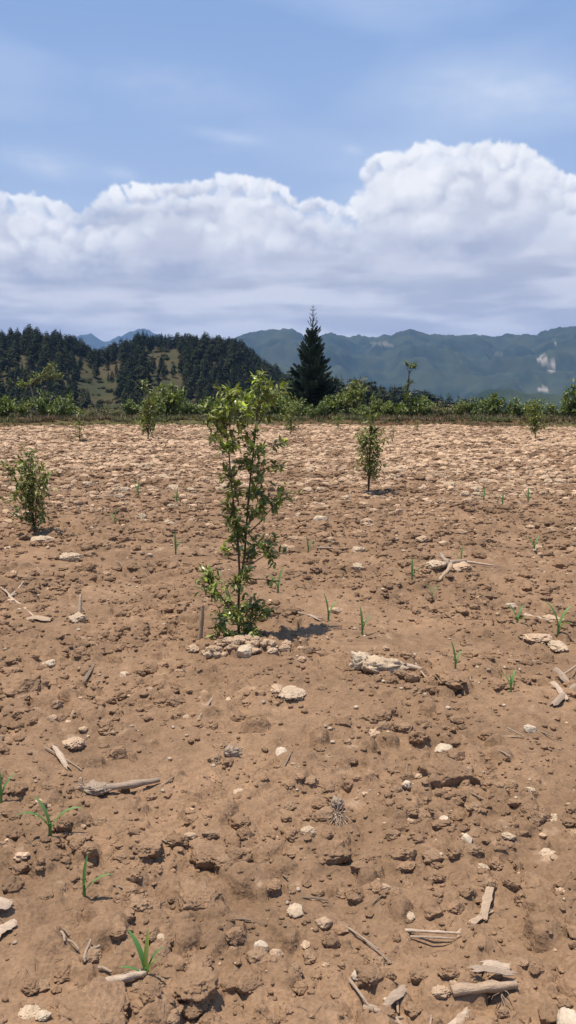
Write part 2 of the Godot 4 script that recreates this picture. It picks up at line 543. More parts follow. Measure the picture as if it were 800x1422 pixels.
func leaf_shape(width: float, bend: float, fold: float, rows := 5) -> Shape:
	# base at the origin, one metre long along y, upper face towards z
	var s := Shape.new()
	for i in rows + 1:
		var t := float(i) / rows
		var w := width * pow(sin(PI * pow(t, 0.85)), 0.65) * 0.5 if i > 0 and i < rows else 0.0
		var z := -bend * t * t
		s.v.append(Vector3(-w, t, z + fold * w)); s.v.append(Vector3(0, t, z)); s.v.append(Vector3(w, t, z + fold * w))
		for k in 3:
			s.n.append(Vector3.BACK); s.c.append(Color.WHITE)
		if i < rows:
			for k in 2:
				var a := i * 3 + k
				if i > 0:
					s.ix.append_array([a, a + 4, a + 1])
				s.ix.append_array([a, a + 3, a + 4])
	s.smooth()
	for i in s.n.size():
		if s.n[i].length() < 0.5:
			s.n[i] = Vector3.BACK
	return s

func blade_shape(width: float, bend: float) -> Shape:
	# a strap leaf that arches over towards -z
	var s := Shape.new()
	var p := Vector3.ZERO
	var a := 0.0
	for i in 9:
		var t := i / 8.0
		var w := width * (0.55 + 0.9 * t) * (1.0 - t * t * t) if i < 8 else 0.0
		var up := Vector3(0, cos(a), -sin(a))
		s.v.append(p + Vector3(-w, 0, 0) + up.cross(Vector3.RIGHT) * -w * 0.5)
		s.v.append(p)
		s.v.append(p + Vector3(w, 0, 0) + up.cross(Vector3.RIGHT) * -w * 0.5)
		for k in 3:
			s.n.append(Vector3.BACK); s.c.append(Color.WHITE)
		if i < 8:
			for k in 2:
				var b := i * 3 + k
				s.ix.append_array([b, b + 4, b + 1, b, b + 3, b + 4])
		p += up / 8.0
		a += bend / 8.0 * (0.4 + 1.2 * t)
	s.smooth()
	for i in s.n.size():
		if s.n[i].length() < 0.5:
			s.n[i] = Vector3.BACK
	return s

func leaf_at(p: Vector3, dir: Vector3, length: float) -> Transform3D:
	var y := dir.normalized()
	var z := (Vector3.UP + Vector3(rng.randf_range(-0.55, 0.55), 0, rng.randf_range(-0.55, 0.55)))
	z = (z - y * z.dot(y)).normalized()
	return Transform3D(Basis(y.cross(z), y, z) * length, p)

func any_dir() -> Vector3:
	return Vector3(rng.randfn(), rng.randfn(), rng.randfn()).normalized()

func twig(wood: Shape, leaves: Array, from: Vector3, to: Vector3, count: int, length: float, thick: float) -> void:
	var mid := (from + to) * 0.5 + any_dir() * from.distance_to(to) * 0.12
	wood.tube([from, mid, to], [thick, thick * 0.75, thick * 0.45], 5)
	var along := (to - from).normalized()
	for i in count:
		var t := 1.0 if i == 0 else rng.randf_range(0.3, 1.0)
		var p := from.lerp(mid, t * 2.0) if t < 0.5 else mid.lerp(to, t * 2.0 - 1.0)
		leaves.append(leaf_at(p, along * 0.45 + any_dir() * 0.9 + Vector3.UP * 0.05, length * rng.randf_range(0.65, 1.2)))

func crown_leaves(s: Shape, leaves: Array, simple: Shape, tones: Array) -> void:
	for t in leaves:
		var k: Color = tones[rng.randi() % tones.size()]
		s.add(simple, t, k * rng.randf_range(0.8, 1.2))

func sapling(called: String, label: String, p: Vector2, high: float, wide: float, stems: int, twigs: int, per: int, leaf: float, simple: Shape, m_leaf: Material, m_bark: Material, tones: Array, bare := 0.12, group := "") -> Node3D:
	var t := thing(called, label, "sapling", on_ground(p, -0.01), 0.0, group)
	var leaves := []
	for k in stems:
		var wood := Shape.new()
		var lean := any_dir() * wide * (0.3 if k == 0 else 0.75)
		var pts := []
		var radii := []
		var len: float = high * (0.94 if k == 0 else rng.randf_range(0.6, 0.9))
		for i in 7:
			var u := i / 6.0
			pts.append(Vector3(lean.x * u * u, len * u, lean.z * u * u) + any_dir() * high * 0.008 * (1.0 if i > 0 else 0.0))
			radii.append(lerpf(0.009, 0.0025, u) * (high / 1.2))
		wood.tube(pts, radii, 6)
		part("stem", wood.mesh(), m_bark, t)
		var side := Shape.new()
		for i in twigs / stems:
			var u := rng.randf_range(bare, 1.0)
			var at: Vector3 = (pts[int(u * 5.99)] as Vector3).lerp(pts[mini(int(u * 5.99) + 1, 6)], fposmod(u * 5.99, 1.0))
			var shape := sin(PI * clampf(0.15 + 0.75 * u, 0, 1))
			var out := any_dir()
			out.y = absf(out.y) * 0.8 + 0.25
			twig(side, leaves, at, at + out.normalized() * wide * rng.randf_range(0.35, 1.0) * shape, per, leaf, 0.0022)
		part("branch", side.mesh(), m_bark, t)
	var f := Shape.new()
	f.colored = true
	crown_leaves(f, leaves, simple, tones)
	part("foliage", f.mesh(), m_leaf, t)
	return t

func bush(wide: float, high: float, count: int, leaf: float, simple: Shape, tones: Array, upright: float) -> Array:
	# [stems, foliage], base at the origin
	var wood := Shape.new()
	var leaves := []
	var stems := 9
	for k in stems:
		var out := any_dir()
		out.y = absf(out.y) * 0.6 + 0.35 + upright
		out = out.normalized()
		var tip := Vector3(out.x * wide, out.y * high, out.z * wide) * rng.randf_range(0.75, 1.1)
		var foot := Vector3(out.x, 0, out.z) * wide * 0.15
		var mid := foot.lerp(tip, 0.5) + Vector3(0, high * 0.08, 0)
		wood.tube([foot + Vector3(0, -0.1, 0), mid, tip], [0.014, 0.009, 0.004], 5)
		for i in count / stems / 5:
			var u := rng.randf_range(0.25, 1.0)
			var at := foot.lerp(mid, u * 2.0) if u < 0.5 else mid.lerp(tip, u * 2.0 - 1.0)
			var o := any_dir()
			o.y = o.y * 0.6 + 0.2
			twig(wood, leaves, at, at + o * rng.randf_range(0.1, 0.34) * wide, 5, leaf, 0.003)
	var f := Shape.new()
	f.colored = true
	crown_leaves(f, leaves, simple, tones)
	return [wood.mesh(), f.mesh()]

func conifer(high: float, wide: float, tiers: int, droop: float, round_top: float) -> Array:
	# [trunk, crown]
	var trunk := Shape.new()
	trunk.tube([Vector3(0, -0.6, 0), Vector3(0, high * 0.5, 0), Vector3(0, high * 0.98, 0)], [high * 0.017, high * 0.011, high * 0.003], 6)
	var s := Shape.new()
	s.colored = true
	for t in tiers:
		var u := float(t) / tiers
		var y := high * lerpf(0.16, 0.97, u)
		var reach := wide * (pow(1.0 - u, lerpf(0.85, 0.45, round_top)) * (1.0 - 0.55 * sm(0.25, 0.0, u)) + 0.05)
		for k in 9:
			var a := rng.randf() * TAU
			var l := reach * rng.randf_range(0.55, 1.15)
			var out := Vector3(cos(a), 0, sin(a))
			var across := Vector3(-sin(a), 0, cos(a))
			var tip := Vector3(0, y, 0) + out * l + Vector3(0, -droop * l + rng.randf_range(-0.2, 0.2), 0)
			var root := Vector3(0, y + l * 0.12, 0)
			var mid := root.lerp(tip, 0.55) + Vector3(0, 0.1 * l, 0)
			var w := l * rng.randf_range(0.22, 0.36)
			var col := Color(1, 1, 1) * rng.randf_range(0.65, 1.35)
			col.a = 1.0
			s.tri(root, mid + across * w, mid - across * w * 0.2 + Vector3(0, 0.06 * l, 0), col)
			s.tri(root, mid + across * w * 0.2 + Vector3(0, 0.06 * l, 0), mid - across * w, col)
			s.tri(mid + across * w, tip, mid - across * w * 0.3, col)
			s.tri(mid + across * w * 0.3, tip + across * w * 0.5 - out * l * 0.1, mid - across * w, col)
			s.tri(mid + out * l * 0.1, tip - Vector3(0, 0.2 * l, 0) - across * w * 0.6, mid - across * w * 0.6, col)
			s.tri(mid + across * w * 0.7, tip - Vector3(0, 0.24 * l, 0) + across * w * 0.7, mid - out * 0.1 * l, col)
	return [trunk.mesh(), s.mesh()]

func fir_branch(seed_no: int) -> ArrayMesh:
	# one metre along x, tips turned up; side shoots carry needles
	var r := RandomNumberGenerator.new()
	r.seed = seed_no
	var s := Shape.new()
	s.colored = true
	var curve := func(t: float) -> Vector3: return Vector3(t, -0.10 * sin(PI * t) + 0.20 * t * t, 0)
	s.tube([curve.call(0.0), curve.call(0.35), curve.call(0.7), curve.call(1.0)], [0.018, 0.013, 0.009, 0.004], 5, Color(0.9, 0.55, 0.35))
	var shoots := [[curve.call(0.55), curve.call(1.04)]]
	for i in 13:
		var t := 0.12 + 0.86 * i / 12.0
		for side in [-1, 1]:
			var p: Vector3 = curve.call(t)
			var l := (0.42 - 0.30 * t) * r.randf_range(0.75, 1.15)
			shoots.append([p, p + Vector3(0.75, 0.22 + r.randf_range(-0.1, 0.16), side * r.randf_range(0.7, 1.1)).normalized() * l])
	for sh in shoots:
		var a: Vector3 = sh[0]
		var b: Vector3 = sh[1]
		var d := (b - a)
		var side := d.cross(Vector3.UP).normalized()
		var up := side.cross(d).normalized()
		var col := Color(1, 1, 1) * r.randf_range(0.7, 1.35)
		col.a = 1.0
		var steps := 7
		for i in steps:
			var p := a + d * (i / float(steps))
			for k in 4:
				var an := TAU * k / 4.0 + r.randf_range(-0.5, 0.5)
				var out := (side * cos(an) + up * sin(an)) * 0.055 + d.normalized() * 0.055
				s.tri(p, p + d.normalized() * 0.035, p + out * r.randf_range(0.8, 1.3), col)
	return s.mesh()

# ---------------------------------------------------------------- far ground

var hill_line := [[-400, 494], [-150, 486], [0, 491], [50, 484], [100, 491], [140, 507], [160, 502], [200, 487], [240, 486], [300, 489], [328, 491], [345, 504], [365, 518], [395, 539], [430, 556], [520, 562], [650, 575], [800, 590], [1200, 600]]

func from_line(line: Array, bearing: float) -> float:
	for i in line.size() - 1:
		if bearing < line[i + 1][0]:
			return lerpf(line[i][1], line[i + 1][1], clampf((bearing - line[i][0]) / float(line[i + 1][0] - line[i][0]), 0, 1))
	return line[-1][1]

func land_h(x: float, z: float) -> float:
	var r := Vector2(x, z).length()
	var bearing := 400.0 + 1183.0 * clampf(x / maxf(-z, 0.3 * r), -0.9, 0.9)
	if z > 0: bearing = -400.0 if x < 0 else 1200.0
	var crest := 1.4 + (545.0 - from_line(hill_line, bearing)) / 1183.0 * 330.0
	var bank := 0.22 * sm(35.6, 37.2, r) * (1.0 + 0.6 * n_hill.get_noise_2d(x * 30.0, z * 30.0))
	var h := bank - 0.02 - 1.2 * sm(40.0, 62.0, r) - 8.5 * sm(55.0, 135.0, r)
	h = lerpf(h, crest, sm(125.0, 335.0, r))
	h = lerpf(h, -55.0, sm(345.0, 800.0, r))
	return h + (n_hill.get_noise_2d(x, z) * 2.4 * sm(60.0, 160.0, r)) * sm(900.0, 340.0, r)

func ring_mesh(radii: Array, angles: Array, height: Callable, tint: Callable) -> ArrayMesh:
	var s := Shape.new()
	s.colored = true
	var cols := angles.size()
	for i in radii.size():
		for j in cols:
			var x: float = sin(angles[j]) * radii[i]
			var z: float = -cos(angles[j]) * radii[i]
			s.v.append(Vector3(x, height.call(x, z), z)); s.n.append(Vector3.UP); s.c.append(tint.call(x, z))
			if i < radii.size() - 1 and j < cols - 1:
				var k := i * cols + j
				s.ix.append_array([k, k + cols, k + 1, k + 1, k + cols, k + cols + 1])
	s.smooth()
	return s.mesh()

var ridge_near := [[-500, 484], [-200, 490], [0, 492], [250, 488], [318, 474], [335, 467], [360, 463], [385, 459], [405, 460], [420, 468], [440, 470], [455, 466], [480, 469], [520, 471], [545, 466], [565, 459], [580, 464], [600, 469], [640, 469], [680, 472], [700, 470], [740, 468], [770, 463], [800, 459], [900, 452], [1300, 466]]
var ridge_far := [[-500, 470], [-100, 474], [60, 482], [105, 474], [118, 468], [132, 466], [150, 477], [165, 471], [185, 462], [205, 457], [216, 463], [240, 470], [300, 474], [420, 474], [448, 468], [460, 463], [474, 468], [520, 478], [1300, 480]]
var ridge_low := [[-500, 600], [560, 590], [640, 556], [680, 541], [705, 536], [735, 541], [780, 548], [820, 546], [1000, 540], [1300, 545]]

func ridge_h(x: float, z: float, line: Array, far: float, spread: float, rough: float) -> float:
	var r := Vector2(x, z).length()
	var bearing := 400.0 + 1183.0 * x / maxf(-z, 1.0)
	var crest := 1.4 + (545.0 - from_line(line, bearing)) / 1183.0 * far + rough * (n_hill.get_noise_2d(x * 0.6, z * 0.6) + 0.25 * n_mid.get_noise_2d(x * 0.02, z * 0.02))
	var k := 1.0 - absf(r - far) / spread
	var fold := n_hill.get_noise_2d(x * 0.12 + 300.0, z * 0.05)
	k = clampf(k + 0.16 * (1.0 - k) * fold * 2.0, 0.0, 1.0)
	var spur := 1.0 - 2.0 * absf(n_hill.get_noise_2d(x * 0.16 + 90.0, z * 0.10))
	return lerpf(-70.0, crest, pow(k, 0.9)) + rough * (1.6 * n_hill.get_noise_2d(x * 0.3, z * 0.3) + 2.6 * (spur - 0.6)) * sm(1.0, 0.8, k)

func ready_sky_and_light() -> void:
	var cam := Camera3D.new()
	cam.name = "camera"
	cam.position = EYE
	cam.rotation_degrees.x = -7.988
	cam.fov = 62.013
	cam.near = 0.05
	cam.far = 9000.0
	add_child(cam)
	cam.make_current()
	var env := Environment.new()
	env.background_mode = Environment.BG_SKY
	var sky := Sky.new()
	var pan := PanoramaSkyMaterial.new()
	pan.panorama = ImageTexture.create_from_image(make_sky())
	pan.energy_multiplier = 0.79
	sky.sky_material = pan
	env.sky = sky
	env.tonemap_mode = Environment.TONE_MAPPER_LINEAR
	env.tonemap_exposure = 1.42
	env.sdfgi_enabled = true
	env.ssao_enabled = true
	env.ssil_enabled = true
	env.fog_enabled = true
	env.fog_density = 0.00014
	env.fog_light_color = Color(0.58, 0.74, 0.97)
	var we := WorldEnvironment.new()
	we.name = "environment"
	we.environment = env
	add_child(we)
	var sun := DirectionalLight3D.new()
	sun.name = "sun"
	sun.light_energy = 1.42
	sun.light_color = Color(1.0, 0.955, 0.89)
	sun.light_angular_distance = 0.5
	sun.shadow_enabled = true
	add_child(sun)
	# high noon sun from the left and a little from beyond
	var towards := Vector3(0.22, -1.0, 0.05)
	sun.look_at_from_position(Vector3.ZERO, towards, Vector3.RIGHT)

func _ready() -> void:
	ready_sky_and_light()
	n_big = noise(FastNoiseLite.TYPE_SIMPLEX_SMOOTH, 0.33, 2, 1)
	n_mid = noise(FastNoiseLite.TYPE_SIMPLEX_SMOOTH, 4.2, 2, 2)
	n_small = noise(FastNoiseLite.TYPE_SIMPLEX_SMOOTH, 14.0, 2, 3)
	n_patch = noise(FastNoiseLite.TYPE_SIMPLEX_SMOOTH, 0.55, 2, 4)
	n_crust = noise(FastNoiseLite.TYPE_SIMPLEX_SMOOTH, 9.0, 3, 5)
	n_hill = noise(FastNoiseLite.TYPE_SIMPLEX_SMOOTH, 0.022, 3, 6)
	n_lump = lumps(9.5, 7, 0.06, 7.0, FastNoiseLite.RETURN_DISTANCE2_SUB)
	n_lump_v = lumps(9.5, 7, 0.06, 7.0, FastNoiseLite.RETURN_CELL_VALUE)
	n_crumb = lumps(25.0, 8, 0.022, 19.0, FastNoiseLite.RETURN_DISTANCE2_SUB)
	n_crumb_v = lumps(25.0, 8, 0.022, 19.0, FastNoiseLite.RETURN_CELL_VALUE)
	# ------------------------------------------------------------ materials
	var grain := Image.create(512, 512, false, Image.FORMAT_RGB8)
	var relief := Image.create(512, 512, false, Image.FORMAT_L8)
	var g1 := noise(FastNoiseLite.TYPE_SIMPLEX_SMOOTH, 0.05, 5, 51).get_seamless_image(512, 512)
	var g2 := noise(FastNoiseLite.TYPE_CELLULAR, 0.055, 2, 52)
	g2.cellular_return_type = FastNoiseLite.RETURN_DISTANCE
	var g2i := g2.get_seamless_image(512, 512)
	var g3 := noise(FastNoiseLite.TYPE_SIMPLEX_SMOOTH, 0.012, 4, 53).get_seamless_image(512, 512)
	for y in 512:
		for x in 512:
			var a := g1.get_pixel(x, y).r
			var b := g2i.get_pixel(x, y).r
			var c := g3.get_pixel(x, y).r
			var k := clampf(0.93 + 0.20 * (a - 0.5) + 0.16 * (c - 0.5), 0, 1)
			grain.set_pixel(x, y, Color(k, k * 0.995, k * 0.985))
			var h := clampf(0.45 * a + 0.3 * (1.0 - b) + 0.35 * c - 0.05, 0, 1)
			relief.set_pixel(x, y, Color(h, h, h))
	var grain_t := ImageTexture.create_from_image(grain)
	var relief_t := ImageTexture.create_from_image(relief)
	var soil := mat(Color.WHITE, 0.95, 0.25)
	soil.vertex_color_use_as_albedo = true
	soil.albedo_texture = grain_t
	soil.heightmap_enabled = true
	soil.heightmap_texture = relief_t
	soil.heightmap_scale = 1.1
	soil.uv1_triplanar = true
	soil.uv1_world_triplanar = true
	soil.uv1_scale = Vector3.ONE * 2.3
	var soil_tones := []
	for k in [SOIL * 0.95, SOIL * 1.04, SOIL * 1.12, SOIL.lerp(CRUST, 0.2)]:
		var m: StandardMaterial3D = soil.duplicate()
		m.vertex_color_use_as_albedo = false
		m.albedo_color = Color(k.r, k.g, k.b).linear_to_srgb()
		soil_tones.append(m)
	var pale_tones := []
	for k in [CRUST * 0.92, CRUST * 1.05, Color(0.52, 0.40, 0.28), Color(0.57, 0.46, 0.335)]:
		var m: StandardMaterial3D = soil.duplicate()
		m.vertex_color_use_as_albedo = false
		m.albedo_color = Color(k.r, k.g, k.b).linear_to_srgb()
		pale_tones.append(m)
	var stone_white: StandardMaterial3D = soil.duplicate()
	stone_white.vertex_color_use_as_albedo = false
	stone_white.albedo_color = lin(0.56, 0.46, 0.345)
	stone_white.heightmap_scale = 0.5
	var straw := mat(lin(0.45, 0.33, 0.23), 0.85)
	straw.albedo_texture = grain_t
	straw.uv1_triplanar = true
	straw.uv1_scale = Vector3(3, 14, 14)
	straw.heightmap_enabled = true
	straw.heightmap_texture = relief_t
	straw.heightmap_scale = 0.35
	var straw_grey: StandardMaterial3D = straw.duplicate()
	straw_grey.albedo_color = lin(0.38, 0.29, 0.215)
	var straw_pale: StandardMaterial3D = straw.duplicate()
	straw_pale.albedo_color = lin(0.53, 0.41, 0.305)
	var bark := mat(lin(0.10, 0.072, 0.046), 0.9)
	var bark_pale := mat(lin(0.33, 0.27, 0.19), 0.9)
	var leaf_mats := []
	for k in [Color(0.205, 0.23, 0.066), Color(0.265, 0.29, 0.082), Color(0.33, 0.345, 0.125), Color(0.13, 0.155, 0.05), Color(0.26, 0.20, 0.08)]:
		var m := mat(Color(k.r, k.g, k.b).linear_to_srgb(), 0.3, 0.55)
		m.backlight_enabled = true
		m.backlight = Color(0.8, 0.9, 0.35)
		leaf_mats.append(m)
	var leafy := mat(Color.WHITE, 0.5, 0.4)
	leafy.vertex_color_use_as_albedo = true
	leafy.backlight_enabled = true
	leafy.backlight = Color(0.65, 0.74, 0.3)
	var needle := mat(lin(0.046, 0.072, 0.044), 0.6, 0.35)
	needle.vertex_color_use_as_albedo = true
	var pine_tones := []
	for k in [Color(0.032, 0.042, 0.021), Color(0.043, 0.053, 0.025), Color(0.025, 0.035, 0.019), Color(0.056, 0.063, 0.029)]:
		var m := mat(Color(k.r, k.g, k.b).linear_to_srgb(), 0.9, 0.1)
		m.vertex_color_use_as_albedo = true
		pine_tones.append(m)
	var corn_mats := []
	for k in [Color(0.075, 0.17, 0.05), Color(0.11, 0.20, 0.06), Color(0.22, 0.25, 0.06)]:
		var m := mat(Color(k.r, k.g, k.b).linear_to_srgb(), 0.55, 0.4)
		m.backlight_enabled = true
		m.backlight = Color(0.35, 0.5, 0.15)
		corn_mats.append(m)
	# ------------------------------------------------------------ ground, hill and mountains
	make_field(soil)
	var earth := mat(Color.WHITE, 0.95, 0.15)
	earth.vertex_color_use_as_albedo = true
	var radii := []
	var rr := 35.2
	while rr < 6500.0:
		radii.append(rr)
		rr *= 1.006 if rr < 50 else 1.014 if rr < 420 else 1.09
	var angles := []
	for j in 321: angles.append(deg_to_rad(-32.0 + 64.0 * j / 320.0))
	var all_round := angles.duplicate()
	for j in range(1, 60): all_round.append(deg_to_rad(32.0 + 296.0 * j / 60.0))
	all_round.append(deg_to_rad(328.0))
	var land_tint := func(x: float, z: float) -> Color:
		var r := Vector2(x, z).length()
		var a := n_hill.get_noise_2d(x * 3.0, z * 3.0)
		var b := n_hill.get_noise_2d(x * 0.8 + 70.0, z * 0.8)
		var scrub := Color(0.044, 0.048, 0.024).lerp(Color(0.080, 0.062, 0.034), clampf(0.5 + 1.1 * a + 0.8 * b, 0, 1))
		var weeds := Color(0.11, 0.064, 0.036).lerp(Color(0.10, 0.090, 0.036), clampf(0.45 + 1.5 * a, 0, 1))
		var c := weeds.lerp(scrub, sm(38.5, 60.0, r))
		return c.lerp(Color(0.03, 0.045, 0.02), sm(420.0, 700.0, r))
	var o := part("terrain", ring_mesh(radii, all_round, land_h, land_tint), earth, self)
	tag(o, "weedy bank and scrubby slope beyond the field", "", "", "structure")
	radii = []
	for i in 110: radii.append(1500.0 + 2000.0 * i / 109.0)
	angles = []
	for j in 641: angles.append(deg_to_rad(-40.0 + 80.0 * j / 640.0))
	var scars := [[Vector2(16.34, 2.08), 0.40, 0.16, 1.0], [Vector2(16.96, 1.76), 0.20, 0.36, 1.0], [Vector2(16.63, 0.18), 0.26, 0.15, 0.9], [Vector2(17.08, 3.06), 0.15, 0.08, 0.7], [Vector2(1.19, 3.15), 0.4, 0.10, 0.35], [Vector2(6.16, 3.14), 0.7, 0.12, 0.35], [Vector2(13.56, 2.43), 0.4, 0.1, 0.25]]
	var wood_tint := func(x: float, z: float) -> Color:
		var a := n_hill.get_noise_2d(x * 0.25, z * 0.25)
		var b := n_hill.get_noise_2d(x * 1.1, z * 0.9)
		var c := Color(0.022, 0.036, 0.024).lerp(Color(0.050, 0.062, 0.034), clampf(0.45 + 0.9 * a + 0.7 * b, 0, 1))
		return c
	var near_h := func(x: float, z: float) -> float: return ridge_h(x, z, ridge_near, 2700.0, 1150.0, 13.0)
	var near_tint := func(x: float, z: float) -> Color:
		var c: Color = wood_tint.call(x, z)
		var r := Vector2(x, z).length()
		if r > 2720.0: return c
		var az := rad_to_deg(atan2(x, -z))
		var el := rad_to_deg(atan2(near_h.call(x, z) - 1.4, r))
		for s in scars:
			var q := Vector2((az - s[0].x) / s[1], (el - s[0].y) / s[2]).length() + 1.2 * n_hill.get_noise_2d(x * 0.9 + 40.0, z * 0.7) + 1.3 * n_hill.get_noise_2d(x * 2.9, z * 2.2)
			c = c.lerp(Color(0.36, 0.32, 0.27), sm(1.0, 0.7, q) * s[3] * 0.75)
		return c
	o = part("mountains", ring_mesh(radii, angles, near_h, near_tint), earth, self)
	tag(o, "hazy wooded mountain ridge with pale rock scars", "", "", "structure")
	radii = []
	for i in 40: radii.append(4300.0 + 1800.0 * i / 39.0)
	o = part("far_mountains", ring_mesh(radii, angles, func(x, z): return ridge_h(x, z, ridge_far, 5200.0, 850.0, 14.0), wood_tint), earth, self)
	tag(o, "blue peaks of the farthest mountain range", "", "", "structure")
	radii = []
	for i in 60: radii.append(700.0 + 500.0 * i / 59.0)
	o = part("foothill", ring_mesh(radii, angles, func(x, z): return ridge_h(x, z, ridge_low, 950.0, 240.0, 6.0), wood_tint), earth, self)
	tag(o, "low dark wooded foothill below the mountains", "", "", "structure")
	clods(soil, soil_tones, pale_tones, stone_white)
	debris(straw, straw_grey, straw_pale, pale_tones, stone_white)
	seedlings(corn_mats)
	saplings(leaf_mats, leafy, bark, bark_pale)
	margin(leafy, bark, bark_pale, needle)
	forest(pine_tones, bark, bark_pale)

# ---------------------------------------------------------------- clods and stones

